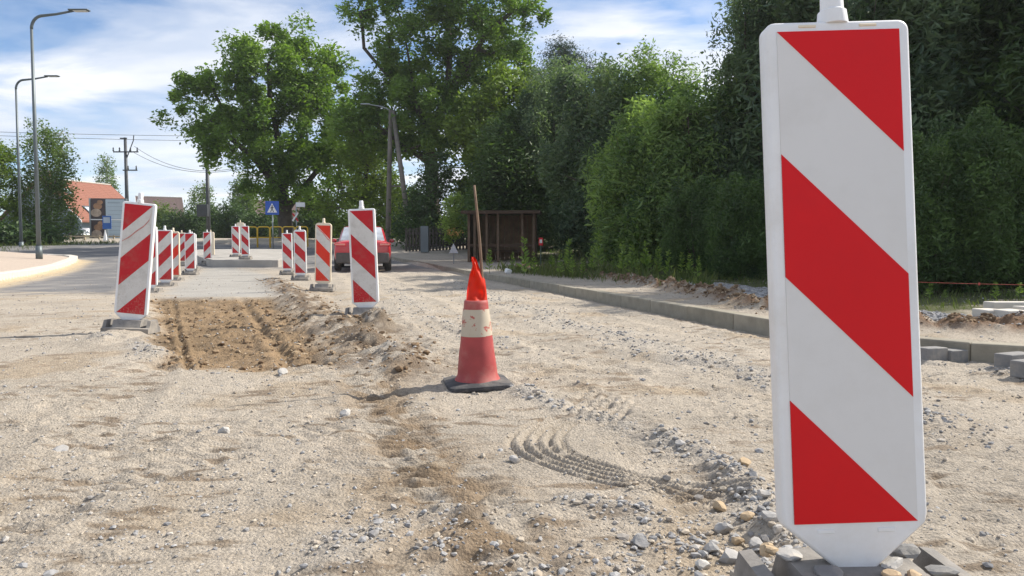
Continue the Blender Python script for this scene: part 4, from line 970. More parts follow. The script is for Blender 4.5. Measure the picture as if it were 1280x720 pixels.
# ------------------------------------------------------------------ signs, railing
def crossing_sign():
    Y = 36; p = P(341.5, 313, Y); zg = hz(p.x, p.y); root = empty('crossing_sign', (p.x, p.y, zg)); tag(root, 'square blue pedestrian crossing sign with walking figure on a grey post', 'road sign')
    c = P(341.8, 260, Y); zc = c.z - zg; s = .66
    MB().tube([(0, 0, -.1), (0, 0, zc + .3)], .032, 10).build('post', MT['steel'], root, smooth=True)
    pl = MB().box((0, -.045, zc), (s, .02, s)).build('sign_plate', MT['blue'], root, bevel=.008)
    MB().prism([(-.24, zc - .22), (.24, zc - .22), (0, zc + .23)], -.062, -.056).build('white_triangle', MT['white'], pl)
    fg = MB(); y0, y1 = -.070, -.063
    fg.prism([(.03 * math.cos(a) + .005, zc + .10 + .03 * math.sin(a)) for a in np.linspace(0, 2 * math.pi, 9)[:-1]], y0, y1)
    fg.prism([(-.035, zc - .06), (.03, zc - .06), (.035, zc + .065), (-.02, zc + .065)], y0, y1)
    fg.prism([(-.035, zc - .065), (.0, zc - .065), (-.06, zc - .205), (-.09, zc - .195)], y0, y1); fg.prism([(.0, zc - .065), (.03, zc - .065), (.085, zc - .19), (.055, zc - .205)], y0, y1)
    fg.prism([(-.025, zc + .055), (-.015, zc + .03), (-.075, zc - .03), (-.09, zc - .015)], y0, y1); fg.prism([(.03, zc + .055), (.035, zc + .03), (.085, zc - .01), (.09, zc + .012)], y0, y1)
    fg.build('walking_figure', MT['black'], pl)
crossing_sign()
def street_sign():
    Y = 40; p = P(371, 305, Y); zg = hz(p.x, p.y); root = empty('street_name_sign', (p.x, p.y, zg)); tag(root, 'thin post with small white name plate and red white cross below', 'road sign'); t = P(371, 254, Y); h = t.z - zg
    MB().tube([(0, 0, -.1), (0, 0, h + .05)], .03, 8).build('post', MT['steel'], root, smooth=True)
    MB().box((.24, -.03, h - .08), (.48, .02, .24)).build('name_plate', MT['white'], root, bevel=.005)
    for a in (35, -35):
        MB().box((0, -.05 - .01 * (a > 0), 0), (.08, .015, .5)).build('cross_bar', MT['white'] if a > 0 else MT['red_dirty'], root, M=Matrix.Translation((-.05, 0, h - .75)) @ Matrix.Rotation(math.radians(a), 4, 'Y'))
street_sign()
def railing():
    Y = 39; a = P(306, 306, Y); zg = hz(a.x, a.y) - .03; W = (388 - 306) * Y / F
    root = empty('pedestrian_railing', (a.x, a.y, zg)); tag(root, 'yellow tubular pedestrian railing of hoops beside the crossing', 'railing'); n = 5; w = W / n; h = 1.1
    for i in range(n):
        x0, x1 = i * w + .03, (i + 1) * w - .03; yy = -.10 * i
        pts = [(x0, yy, -.2), (x0, yy, h - .12)] + [(x0 + .12 * (1 - math.cos(t)), yy, h - .12 + .12 * math.sin(t)) for t in np.linspace(.3, math.pi / 2, 4)] + [(x1 - .12 * (1 - math.sin(t)), yy, h - .12 + .12 * math.cos(t)) for t in np.linspace(0, math.pi / 2, 4)] + [(x1, yy, -.2)]
        hp = MB().tube(pts, .033, 8).build('hoop', MT['yellow'], root, smooth=True)
        MB().tube([(x0, yy, h * .5), (x1, yy, h * .5)], .024, 8).build('mid_rail', MT['yellow'], hp, smooth=True)
railing()
def bus_sign():
    Y = 52; p = P(135, 308, Y); zg = float(np.interp(Y, T_Y, T_Z)); root = empty('bus_stop_sign', (p.x, p.y, zg)); tag(root, 'blue framed stop sign on a post before the billboard', 'road sign'); c = P(135, 278, Y); zc = c.z - zg
    MB().tube([(0, 0, 0), (0, 0, zc + .3)], .035, 8).build('post', MT['steel'], root)
    pl = MB().box((0, -.05, zc), (.62, .03, .92)).build('sign_plate', MT['blue2'], root, bevel=.01)
    MB().box((0, -.07, zc + .16), (.46, .012, .40)).build('pale_panel', MT['skyglass'], pl)
MT['blue2'] = pmat('pale_blue_sign', (0.05, 0.16, 0.50), 0.5, 0.08, 3)
bus_sign()
def rev_triangle():
    Y = 27; p = P(567, 322, Y); zg = hz(p.x, p.y); root = empty('temporary_road_sign', (p.x, p.y, zg)); tag(root, 'grey triangular sign seen from behind standing low in the verge', 'road sign')
    c = P(567, 311, Y); zc = max(c.z - zg, .35)
    MB().prism([(-.17, zc - .16), (.17, zc - .16), (0, zc + .20)], -.01, .01).build('sign_plate', MT['backplate'], root, bevel=.004)
    MB().tube([(0, .03, 0), (0, .03, zc + .1)], .02, 8).build('post', MT['steel'], root)
MT['backplate'] = pmat('sign_back', (0.50, 0.52, 0.54), 0.5, 0.06, 3)
rev_triangle()
def marker():
    Y = 21; p = P(676, 322, Y); zg = hz(p.x, p.y); root = empty('marker_post', (p.x, p.y, zg)); tag(root, 'small red topped marker on a thin post among the weeds', 'marker'); zc = P(676, 302, Y).z - zg
    MB().tube([(0, 0, -.1), (0, 0, zc)], .016, 8).build('post', MT['weedpost'], root)
    pl = MB().box((0, -.02, zc), (.12, .015, .22)).build('plate', MT['red_dirty'], root, bevel=.01); MB().box((0, -.031, zc + .01), (.07, .008, .10)).build('pale_mark', MT['white_dirty'], pl)
MT['weedpost'] = pmat('green_post', (0.07, 0.10, 0.07), 0.7, 0.2, 5)
marker()
pw = P(634, 332, 19.5); o = MB().box((0, 0, .06), (.16, .14, .14), jit=.02).build('white_stone', MT['white'], bevel=.03, seg=2); o.location = (pw.x, pw.y, hz(pw.x, pw.y)); o.rotation_euler = (.2, .3, .6); tag(o, 'white painted stone lying on the strip behind the kerb', 'stone')

# ------------------------------------------------------------------ timber booth
def booth():
    Y = 28; a = P(584, 314, Y); b = P(669, 314, Y); w = b.x - a.x; zt = P(620, 266, Y).z; zg = hz((a.x + b.x) / 2, Y) - .05; h = zt - zg
    root = empty('timber_shelter', ((a.x + b.x) / 2, Y, zg), (0, 0, math.radians(-4))); tag(root, 'open fronted brown timber shelter with flat roof under the trees', 'shelter'); dpt = 1.6; hw = w / 2
    nb_ = 14
    for i in range(nb_): MB().box((-hw + (i + .5) * w / nb_, dpt, h / 2), (w / nb_ - .012, .03, h - .05)).build('back_board', MT['wood_brown'], root)
    for sd in (-1, 1):
        for j in range(6): MB().box((sd * hw, .15 + (j + .5) * (dpt - .15) / 6, h / 2), (.03, (dpt - .15) / 6 - .012, h - .05)).build('side_board', MT['wood_brown'], root)
    for x in (-hw + .06, -hw + .28, -.55, -.12, hw * .62, hw - .06): MB().box((x, 0, h / 2), (.085, .085, h)).build('post', MT['wood_pale2'], root)
    rf = MB().box((0, dpt / 2 - .1, h + .04), (w + .4, dpt + .5, .07)).build('roof', MT['wood_dark'], root)
    MB().box((0, -.36, h + .0), (w + .4, .03, .09)).build('fascia', MT['wood_dark'], rf)
    MB().box((0, .02, h * .36), (w, .05, .10)).build('front_rail', MT['wood_dark'], root)
    MB().box((.15, 1.1, h * .25), (w * .6, .5, .06)).build('bench', MT['wood_dark'], root)
MT['wood_pale2'] = pmat('shelter_post', (0.13, 0.09, 0.058), 0.85, 0.25, 5)
booth()
def lumber(px, py, Y, ln, rz, label):
    p = P(px, py, Y); o = MB().box((0, 0, .09), (ln, .10, .05)).build('timber_beam', MT['wood_dark2'], bevel=.006); o.location = (p.x, p.y, hz(p.x, p.y) + .0); o.rotation_euler = (0, 0, math.radians(rz)); tag(o, label, 'timber')
MT['wood_dark2'] = pmat('old_beam', (0.055, 0.047, 0.04), 0.9, 0.25, 6)
lumber(800, 342, 16.5, 1.3, -6, 'weathered long timber beam lying on the verge before the willows')
lumber(812, 346, 15.6, .9, -4, 'short timber beam lying in front of the long one on the verge')

# ------------------------------------------------------------------ far buildings, billboard, fence
def house(name, label, eave_px, Y, yaw, half, length, wall_h, rise, wallm, roofm, skylights=True, chimney=True):
    zg = float(np.interp(Y, T_Y, T_Z)) - .2; e = P(*eave_px, Y); root = empty(name, (e.x, e.y, zg), (0, 0, math.radians(yaw))); tag(root, label, 'house')
    # local: gable plane y=0 (facing -y), right eave corner at x=0, house extends to x=-2*half, ridge along +y
    w = 2 * half; H = wall_h; R = wall_h + rise
    MB().add([(0, 0, 0), (-w, 0, 0), (-w, 0, H), (-half, 0, R), (0, 0, H), (0, length, 0), (-w, length, 0), (-w, length, H), (-half, length, R), (0, length, H)],
             [(0, 1, 2, 3, 4), (9, 8, 7, 6, 5), (0, 4, 9, 5), (1, 6, 7, 2), (0, 5, 6, 1)]).build('wall', wallm, root)
    th = .14; ov = .5; sl = rise / half
    for sd, nm in ((1, 'roof_slope'), (-1, 'roof_slope')):
        x_e = ov if sd > 0 else -w - ov
        pr = [(-half, R + .02), (x_e, H - ov * sl + .02), (x_e, H - ov * sl + .02 + th), (-half, R + .02 + th)]
        rf = MB().prism(pr, -ov, length + ov).build(nm, roofm, root)
        if sd > 0:
            # tile courses: battens of real relief
            n = 22; cs = MB()
            for i in range(n):
                t = (i + .5) / n; x = -half + (x_e + half) * t; z = R + .02 + th - sl * (x + half)
                cs.box((x, length / 2, z + .012), ((x_e + half) / n * .9, length + 2 * ov - .04, .03), rot=Matrix.Rotation(math.atan(sl), 3, 'Y'))
            if False: pass
            for i in range(n):
                t = (i + .5) / n; x = -half + (x_e + half) * t; z = R + .02 + th - sl * (x + half)
                o = MB().box((0, 0, 0), ((x_e + half) / n * 1.25, length + 2 * ov - .04, .035)).build('tile_course', roofm, rf); o.location = (x, length / 2, z + .02); o.rotation_euler = (0, math.atan(sl) - .03, 0)
            MB().box((-half, length / 2, R + .2), (.3, length + 2 * ov, .14)).build('ridge_cap', MT['concrete_new'], rf, bevel=.04)
            MB().prism([(-half, R - .02), (x_e, H - ov * sl - .02), (x_e, H - ov * sl + .2), (-half, R + .2)], -ov - .06, -ov).build('barge_board', MT['white'], rf)
            if skylights:
                for (tx, ty, sz) in ((.30, .18, .9), (.74, .22, 1.25)):
                    x = -half + (x_e + half) * tx; z = R + .2 - sl * (x + half); fr = MB().box((0, 0, 0), (sz * 1.1, sz * .75, .1)).build('skylight', MT['dark_steel'], rf, bevel=.01); fr.location = (x, length * ty, z + .05); fr.rotation_euler = (0, math.atan(sl), 0)
            if chimney:
                ch = MB().box((-half - .4, length * .12, R + .1), (.8, .7, 1.7)).build('chimney', MT['brick'], root, bevel=.02); MB().box((-half - .4, length * .12, R + 1.0), (.95, .85, .12)).build('chimney_cap', MT['concrete'], ch)
    for x, z in ((-half + 1.3, .35 * H + .3), (-half - 1.3, .35 * H + .3), (-half, H + .35 * rise)):
        wn = MB().box((x, -.02, z), (1.15, .08, 1.25)).build('window', MT['white'], root, bevel=.01); MB().box((x, -.07, z), (.95, .04, 1.05)).build('pane', MT['glass'], wn)
    return root
MT['brick'] = pmat('chimney_brick', (0.27, 0.11, 0.07), 0.9, 0.2, 6)
def house_sky(root):
    for ch in root.children_recursive:
        if ch.name.startswith('skylight'):
            g = MB().box((0, 0, .056), (.9, .62, .02)).build('pane', MT['skyglass'], None); g.parent = ch.parent; g.location = ch.location; g.rotation_euler = ch.rotation_euler
hs = house('house', 'house with orange tiled roof, skylights and blue grey gable wall', (103, 283), 80, 30.3 - 40, 5.7, 9.0, 2.6, 4.4, MT['wall_grey'], MT['roof'])
def fix_yaw(r, deg): r.rotation_euler.z = math.radians(deg)
fix_yaw(hs, -17)
house_sky(hs)
h2 = house('house', 'house with darker brown roof peeping out right of the orange roofed house', (176, 268), 100, -62, 5.0, 5, 3.4, 3.0, MT['wall_cream'], MT['roof_dark'], skylights=False, chimney=False)
h3 = house('house', 'low house with dull red roof half hidden by far trees behind the railing', (318, 276), 85, -60, 4.5, 8, 2.4, 2.6, MT['wall_cream'], MT['roof_dark'], skylights=False, chimney=False)

def billboard():
    Y = 68; a = P(113.5, 248, Y); b = P(158, 301, Y); zg = float(np.interp(Y, T_Y, T_Z)) - .1; root = empty('billboard', ((a.x + b.x) / 2, Y, zg), (0, 0, math.radians(8))); tag(root, 'tall advertising billboard with dark food pictures and a pale text panel', 'billboard')
    w = b.x - a.x; zt = a.z - zg; zb = b.z - zg; h = zt - zb; zm = (zt + zb) / 2
    MB().box((0, .08, zm), (w, .1, h)).build('backing', MT['dark_steel'], root)
    for x in (-w / 2, w / 2): MB().box((x, 0, zt / 2), (.12, .12, zt)).build('post', MT['steel'], root)
    MB().box((0, -.03, zm), (w, .06, .09)).build('mid_rail', MT['white'], root)
    x0 = -w / 2 + .1; ww = w * .36
    for k, z in enumerate((zm + h * .25, zm - h * .25)):
        p = MB().box((x0 + ww / 2, .02, z), (ww, .02, h * .47)).build('picture_panel', MT['bb_dark'], root)
        for i, (dx, dz, r, mt) in enumerate(((.0, .25, .38, 'bb_tan'), (-.15, -.35, .46, 'bb_beige'), (.2, .62, .25, 'bb_tan'))):
            MB().prism([(x0 + ww / 2 + dx + r * math.cos(t), z + dz + r * .8 * math.sin(t)) for t in np.linspace(0, 2 * math.pi, 19)[:-1]], -.004 - .004 * i, .008).build('printed_dish', MT[mt], p)
    p = MB().box((x0 + ww + .08 + w * .27, .02, zm), (w * .52, .02, h * .96)).build('text_panel', MT['bb_pale'], root)
    for i in range(9): MB().box((x0 + ww + .08 + w * .27 + .1 * ((i * 7) % 3 - 1), .006, zm + h * .40 - i * .36), (w * (.42 if i % 3 else .34), .006, .045 if i else .12)).build('text_line', MT['bb_text'], p)
MT['bb_dark'] = pmat('dark_print', (0.05, 0.03, 0.03), 0.5, 0.5, 1.2); MT['bb_tan'] = pmat('tan_print', (0.30, 0.16, 0.08), 0.5, 0.5, 2); MT['bb_beige'] = pmat('beige_print', (0.42, 0.32, 0.24), 0.5, 0.4, 2)
MT['bb_pale'] = pmat('pale_blue_print', (0.42, 0.50, 0.56), 0.5, 0.06, 1); MT['bb_text'] = pmat('text_print', (0.30, 0.36, 0.42), 0.5, 0.1, 3)
billboard()
def rail_fence():
    Y = 60; a = P(70, 309, Y); b = P(215, 309, Y); zg = float(np.interp(Y, T_Y, T_Z)) - .1; root = empty('rail_fence', (a.x, Y, zg)); tag(root, 'low pale rail fence along the far side of the junction', 'fence'); W = b.x - a.x; n = 8; h = .62
    for i in range(n + 1): MB().box((i * W / n, 0, h / 2 - .1), (.12, .12, h + .3)).build('post', MT['wood_pale'], root)
    for i in range(n): MB().box(((i + .5) * W / n, -.07, h - .05), (W / n - .02, .04, .12)).build('rail', MT['wood_pale'], root)
rail_fence()
pm = P(132, 309, 57); o = MB().add([(-.25, -.2, 0), (.25, -.2, 0), (.25, .2, 0), (-.25, .2, 0), (.03, 0, 1.35), (-.06, 0, 1.3)], [(3, 2, 1, 0), (0, 1, 4, 5), (1, 2, 4), (2, 3, 5, 4), (3, 0, 5)]).build('covered_stone', MT['white']); o.scale = (.6, .6, .75); o.location = (pm.x, pm.y, float(np.interp(57, T_Y, T_Z))); tag(o, 'pointed white covered object standing by the rail fence', 'cover')
def verge_fence():
    # dark old fence with a grey plate behind the weeds beside the A pole
    Y = 35; a = P(508, 312, Y); b = P(600, 312, Y); zg = hz(a.x, Y) - .05; root = empty('picket_fence', (a.x, Y, zg)); tag(root, 'old dark timber fence in shade beneath the tall tree', 'fence'); W = b.x - a.x; n = 22
    for i in range(n): MB().box((i * W / n, 0, .55), (.10, .03, 1.2 + .06 * math.sin(i * 5.3))).build('picket', MT['wood_dark2'], root)
    for z in (.35, .9): MB().box((W / 2, .05, z), (W, .05, .09)).build('rail', MT['wood_dark2'], root)
    p = P(531, 303, Y - 1.2); bx = MB().box((0, 0, .6), (.36, .25, 1.2)).build('utility_cabinet', MT['lamp'], bevel=.02); bx.location = (p.x, Y - 1.2, zg); tag(bx, 'small grey utility cabinet in front of the old dark fence', 'cabinet')
verge_fence()

# ------------------------------------------------------------------ trees
def leaf_mesh(name, C, A, L, Wd, tint, r):
    n = len(C); R = r.normal(0, 1, (n, 3)); B = np.cross(A, R); B /= np.linalg.norm(B, axis=1)[:, None] + 1e-9
    fold = np.cross(A, B) * (Wd * .25)[:, None]
    V = np.stack([C - A * (L / 2)[:, None], C + B * (Wd / 2)[:, None] + fold, C + A * (L / 2)[:, None], C - B * (Wd / 2)[:, None] + fold], 1).reshape(-1, 3)
    me = mesh_np(name, V, np.arange(n * 4).reshape(-1, 4))
    a = me.attributes.new('tint', 'FLOAT', 'POINT'); a.data.foreach_set('value', np.repeat(np.clip(tint, 0, 1), 4).astype(np.float32)); return me
def sample_lobes(lobes, n, r, shell=.55):
    vol = np.array([l[3] * l[4] * l[5] for l in lobes]) ** .8; k = r.choice(len(lobes), n, p=vol / vol.sum())
    d = r.normal(0, 1, (n, 3)); d /= np.linalg.norm(d, axis=1)[:, None]; rad = r.random(n) ** (1 / 3.0) * (1 - shell) + shell * r.random(n) ** .25
    Lb = np.array(lobes)[k]; return Lb[:, :3] + d * rad[:, None] * Lb[:, 3:6]
def grow(limbs, ctr, r, wig=.12, step=.9):
    nodes = []; par = []
    for lb in limbs:                                     # limbs: lists of points; first point may equal a point of an earlier limb
        prev = None
        for i, p in enumerate(lb):
            p = np.array(p, float)
            if i == 0 and nodes:
                d = np.linalg.norm(np.array(nodes) - p, axis=1); prev = int(d.argmin()); continue
            if prev is not None:
                q = nodes[prev]; m = max(1, int(np.linalg.norm(p - q) / step))
                for k in range(1, m + 1):
                    t = k / m; nodes.append(q * (1 - t) + p * t + (r.normal(0, wig * .3, 3) if k < m else 0)); par.append(prev); prev = len(nodes) - 1
            else: nodes.append(p); par.append(-1); prev = 0
    arr = np.array(nodes); d0 = np.array([np.linalg.norm(arr - c, axis=1).min() for c in ctr]); ends = np.zeros(len(ctr), int)
    for ci in np.argsort(d0):
        c = ctr[ci]; arr = np.array(nodes); v = c - arr; d = np.linalg.norm(v, axis=1)
        # prefer joints that lie lower, so twigs rise
        cost = d + np.maximum(0, arr[:, 2] - c[2]) * .9; cost[0] += 50; k = int(cost.argmin()); q = arr[k]; m = max(1, int(d[k] / step)); prev = k
        for j in range(1, m + 1):
            t = j / m; bow = np.array([0, 0, .10 * d[k] * math.sin(math.pi * t)]); nodes.append(q * (1 - t) + c * t + bow + (r.normal(0, wig * .5, 3) if j < m else 0)); par.append(prev); prev = len(nodes) - 1
        ends[ci] = prev
    return np.array(nodes), np.array(par)
def tube_skeleton(nodes, par, r_tip, r_base, n=6, pw=.5):
    N_ = len(nodes); w = np.zeros(N_); child = np.zeros(N_, int)
    for p in par:
        if p >= 0: child[p] += 1
    w[child == 0] = 1
    for i in range(N_ - 1, 0, -1): w[par[i]] += w[i]
    rad = r_tip + (r_base - r_tip) * ((w - 1) / max(1, w[0] - 1)) ** pw
    V = []; Fq = []; ang = np.linspace(0, 2 * np.pi, n, endpoint=False); off = 0
    for i in range(1, N_):
        p = par[i]; a, b = nodes[p], nodes[i]; t = b - a; L = np.linalg.norm(t)
        if L < 1e-6: continue
        t = t / L; ref = np.array([0, 0, 1.]) if abs(t[2]) < .9 else np.array([1., 0, 0]); u = np.cross(t, ref); u /= np.linalg.norm(u); v = np.cross(t, u)
        ra = min(rad[p], rad[i] * 1.25); rb = rad[i]; e = t * rb * .3
        ring = np.cos(ang)[:, None] * u + np.sin(ang)[:, None] * v
        V.append(a - e + ring * ra); V.append(b + e + ring * rb)
        k = np.arange(n); k2 = (k + 1) % n; Fq.append(np.stack([off + k, off + k2, off + n + k2, off + n + k], 1)); off += 2 * n
    return np.concatenate(V), np.concatenate(Fq)
def tree_data(seed, limbs, lobes, n_cl, per, leaf, cl_r, r_base, r_tip=.012, aspect=.5, droop=0.0, up=0.0, shell=.55, step=.9, stretch=(1, 1, 1), wig=.15, tint_spread=.5, tint_mid=.5, hang=0, stem_every=1, blob=0.0):
    r = np.random.default_rng(seed); ctr = sample_lobes(lobes, n_cl, r, shell); ctr = ctr[ctr[:, 2] > .15]; n_cl = len(ctr)
    nodes, par = grow(limbs, ctr[::stem_every], r, wig, step); tv, tf = tube_skeleton(nodes, par, r_tip, r_base)
    tm = mesh_np('trunk', tv, tf, smooth=True)
    k = np.repeat(np.arange(n_cl), (per * np.exp(r.normal(0, .35, n_cl))).astype(int) + 1); n = len(k)
    clr = cl_r * np.exp(r.normal(0, .25, n_cl)); off = r.normal(0, .5, (n, 3)) * np.array(stretch); 
    if blob:
        u_ = r.normal(0, 1, (n, 3)); u_[:, 2] += .35; u_ /= np.linalg.norm(u_, axis=1)[:, None]; off = u_ * (blob + (1.05 - blob) * r.random(n) ** .6)[:, None] * np.array(stretch) * (1 + .18 * r.normal(0, 1, (n, 1)))
    C = ctr[k] + off * clr[k][:, None]
    if hang: t = r.random(n); C[:, 2] -= t * t * hang * np.exp(r.normal(0, .3, n))
    A = r.normal(0, 1, (n, 3)); A[:, 2] = A[:, 2] * .6 - droop + up; A /= np.linalg.norm(A, axis=1)[:, None]
    Ls = leaf * np.exp(r.normal(0, .25, n)); ct = r.normal(0, tint_spread * .35, n_cl); tint = tint_mid + ct[k] + r.normal(0, .14, n)
    lm = leaf_mesh('crown', C, A, Ls, Ls * aspect, tint, r); return tm, lm
def plant(name, label, cat, data, mats, loc, rz=0, sc=(1, 1, 1), group=None, parts=('trunk', 'crown')):
    root = empty(name, loc, (0, 0, rz)); root.scale = sc; tag(root, label, cat, group)
    for me, mt, nm in zip(data, mats, parts):
        o = bpy.data.objects.new(nm, me); COL.objects.link(o); o.parent = root
        if not me.materials: me.materials.append(mt)
        elif me.materials[0] != mt:
            o.material_slots[0].link = 'OBJECT'; o.material_slots[0].material = mt
    return root
def gz(x, y): return float(np.interp(y, T_Y, T_Z)) + (0.25 if x > -3 else 0)
def loc_of(px, py, Y): p = P(px, py, Y); return p
def lobes_px(items, Y, base):
    """ellipsoids given by picture centre, half sizes in pixels at distance Y (+dy), turned to metres about the tree base"""
    out = []
    for px, py, wx, wy, dy, dep in items:
        p = P(px, py, Y + dy); k = (Y + dy) / F; out.append((p.x - base[0], p.y - base[1], p.z - base[2], wx * k, dep, wy * k))
    return out
def limb_px(pts, Y, base):
    return [tuple(np.array(P(px, py, Y + dy)) - np.array(base)) for px, py, dy in pts]

# --- big ash behind the crossing
Y = 50; b = P(357, 306, Y); b = (b.x, b.y, gz(b.x, Y) - .1)
lb = lobes_px([(250, 140, 45, 42, 0, 3.0), (300, 120, 55, 55, 1, 3.5), (345, 90, 62, 52, 0, 3.5), (395, 105, 52, 50, 1, 3.2), (360, 160, 70, 60, -1, 3.5), (415, 165, 48, 60, 0, 3.5), (300, 190, 40, 40, -1, 2.5), (410, 225, 55, 50, 0, 3.2), (365, 50, 32, 18, 0, 2.0), (265, 185, 22, 22, 0, 1.6), (345, 235, 40, 30, 0, 2.4)], Y, b)
lm = [limb_px([(357, 312, 0), (356, 265, 0), (352, 240, 0)], Y, b), limb_px([(352, 240, 0), (325, 205, -.6), (295, 178, -1), (262, 150, -1.2)], Y, b), limb_px([(352, 240, 0), (352, 195, .6), (340, 140, 1), (335, 80, 1)], Y, b), limb_px([(352, 240, 0), (372, 185, -.4), (385, 130, -.8), (395, 85, -.5)], Y, b), limb_px([(356, 255, 0), (395, 215, .5), (420, 170, .7)], Y, b), limb_px([(325, 205, -.6), (310, 160, .4), (300, 110, .6)], Y, b)]
ASH = tree_data(101, lm, lb, 330, 165, .27, .62, .50, aspect=.45, shell=.70, tint_spread=.7, tint_mid=.6, blob=.35)
plant('ash_tree', 'broad ash tree with spreading dark limbs behind the yellow railing', 'tree', ASH, (MT['bark'], MT['ash']), b)
# --- tall open tree behind the A pole
Y = 43; b = P(545, 306, Y); b = (b.x, b.y, gz(b.x, Y) - .1)
lb = lobes_px([(470, 15, 45, 28, 0, 2.5), (530, 5, 55, 35, 1, 3), (600, 5, 55, 30, 0, 3), (655, 30, 38, 34, 0, 2.4), (585, 55, 50, 40, 0, 3), (510, 60, 45, 40, 0, 3), (475, 115, 42, 45, 0, 2.8), (545, 110, 55, 35, 1, 3), (625, 75, 40, 36, 0, 2.6), (500, 170, 50, 32, 0, 2.6), (590, 130, 40, 40, 0, 2.5), (570, -40, 80, 30, 0, 3.5), (445, 165, 28, 32, 0, 2.2), (520, 140, 48, 42, -1.5, 2.4), (560, 165, 40, 30, -1.5, 2.0)], Y, b)
lm = [limb_px([(545, 312, 0), (541, 255, 0), (539, 205, 0), (536, 175, 0)], Y, b), limb_px([(536, 175, 0), (520, 130, -.5), (512, 80, -.8), (500, 20, -1)], Y, b), limb_px([(536, 175, 0), (556, 125, .3), (562, 80, .5), (560, 10, .6), (570, -50, .6)], Y, b), limb_px([(556, 125, .3), (585, 80, -.4), (610, 40, -.6), (640, 15, -.6)], Y, b), limb_px([(538, 200, 0), (580, 150, .5), (620, 95, .5)], Y, b), limb_px([(520, 130, -.5), (485, 95, .2), (455, 60, .4), (450, 15, .4)], Y, b), limb_px([(540, 215, 0), (500, 180, -.6), (465, 150, -.8)], Y, b)]
TALL = tree_data(102, lm, lb, 460, 125, .235, .56, .42, aspect=.45, shell=.55, tint_spread=.65, tint_mid=.6, blob=.30)
plant('robinia_tree', 'tallest open crowned tree with forked dark trunk behind the A shaped pole', 'tree', TALL, (MT['bark'], MT['robinia']), b)
# --- ivy-dark undergrowth on its foot, bright shrub, conifer, maple
Y = 46; b = P(470, 306, Y); b = (b.x, b.y, gz(b.x, Y) - .1)
lb = lobes_px([(455, 215, 40, 50, 0, 2.6), (440, 265, 45, 35, 0, 2.4), (480, 255, 26, 45, 0, 2.0), (462, 170, 30, 40, 0, 2.0)], Y, b)
BRIGHT = tree_data(103, [limb_px([(462, 312, 0), (462, 270, 0), (458, 220, 0), (460, 180, 0)], Y, b)], lb, 300, 58, .19, .6, .22, aspect=.5, tint_mid=.62)
plant('young_tree', 'mid green leafy tree behind the red car, lower than the trees around', 'tree', BRIGHT, (MT['bark'], MT['maple']), b)
Y = 38; b = P(540, 308, Y); b = (b.x, b.y, gz(b.x, Y) - .1)
lb = lobes_px([(540, 260, 30, 52, 0, 1.8), (520, 285, 30, 28, -1, 1.6), (565, 290, 32, 25, 0, 1.5), (548, 215, 18, 26, 0, 1.2), (600, 255, 34, 45, 2, 2.0)], Y, b)
DARKB = tree_data(104, [limb_px([(540, 312, 0), (541, 270, 0), (545, 215, 0)], Y, b)], lb, 300, 60, .15, .45, .15, aspect=.5, tint_mid=.35)
plant('dark_bush', 'dark ivy green bush under the tallest tree, left of the timber shelter', 'bush', DARKB, (MT['bark'], MT['dark_leaf']), b)
Y = 34; b = P(569, 300, Y); b = (b.x, b.y, gz(b.x, Y) - .1)
lb = lobes_px([(570, 268, 13, 24, 0, .7), (566, 288, 14, 14, 0, .6)], Y, b)
SHR = tree_data(105, [limb_px([(569, 306, 0), (570, 285, 0), (570, 262, 0)], Y, b)], lb, 60, 45, .12, .26, .04, aspect=.55, tint_mid=.95)
sh_ = plant('bright_shrub', 'small bright yellow green shrub with orange blossoms beside the timber shelter', 'bush', SHR, (MT['bark'], MT['weed']), b)
def blossoms():
    r = np.random.default_rng(5); n = 40; C = np.array([P(569 + a, 291 + c, 33.5) for a, c in zip(r.normal(0, 6, n), r.normal(0, 2.5, n))]) - np.array(b); A = r.normal(0, 1, (n, 3)); A /= np.linalg.norm(A, axis=1)[:, None]
    me = leaf_mesh('blossom', C, A, np.full(n, .11), np.full(n, .1), r.random(n), r); obj_from('blossom', me, MT['blossom'], sh_)
MT['blossom'] = pmat('orange_blossom', (0.70, 0.42, 0.14), 0.7, 0.3, 6); blossoms()
Y = 40; b = P(625, 306, Y); b = (b.x, b.y, gz(b.x, Y) - .1)
lb = lobes_px([(600, 165, 34, 45, 0, 2.0), (640, 130, 42, 38, 0, 2.4), (625, 190, 50, 45, 0, 2.6), (600, 225, 34, 40, 0, 2.0), (665, 110, 34, 22, 0, 2.0), (640, 240, 40, 35, 0, 2.2)], Y, b)
MAP = tree_data(106, [limb_px([(620, 312, 0), (618, 260, 0), (615, 200, 0)], Y, b), limb_px([(615, 200, 0), (640, 150, .4), (660, 115, .4)], Y, b), limb_px([(618, 240, 0), (600, 190, -.3), (598, 150, 0)], Y, b)], lb, 170, 150, .23, .60, .26, aspect=.6, shell=.75, tint_mid=.65, blob=.4)
plant('maple_tree', 'yellowish green maple standing behind the timber shelter', 'tree', MAP, (MT['bark'], MT['maple']), b)
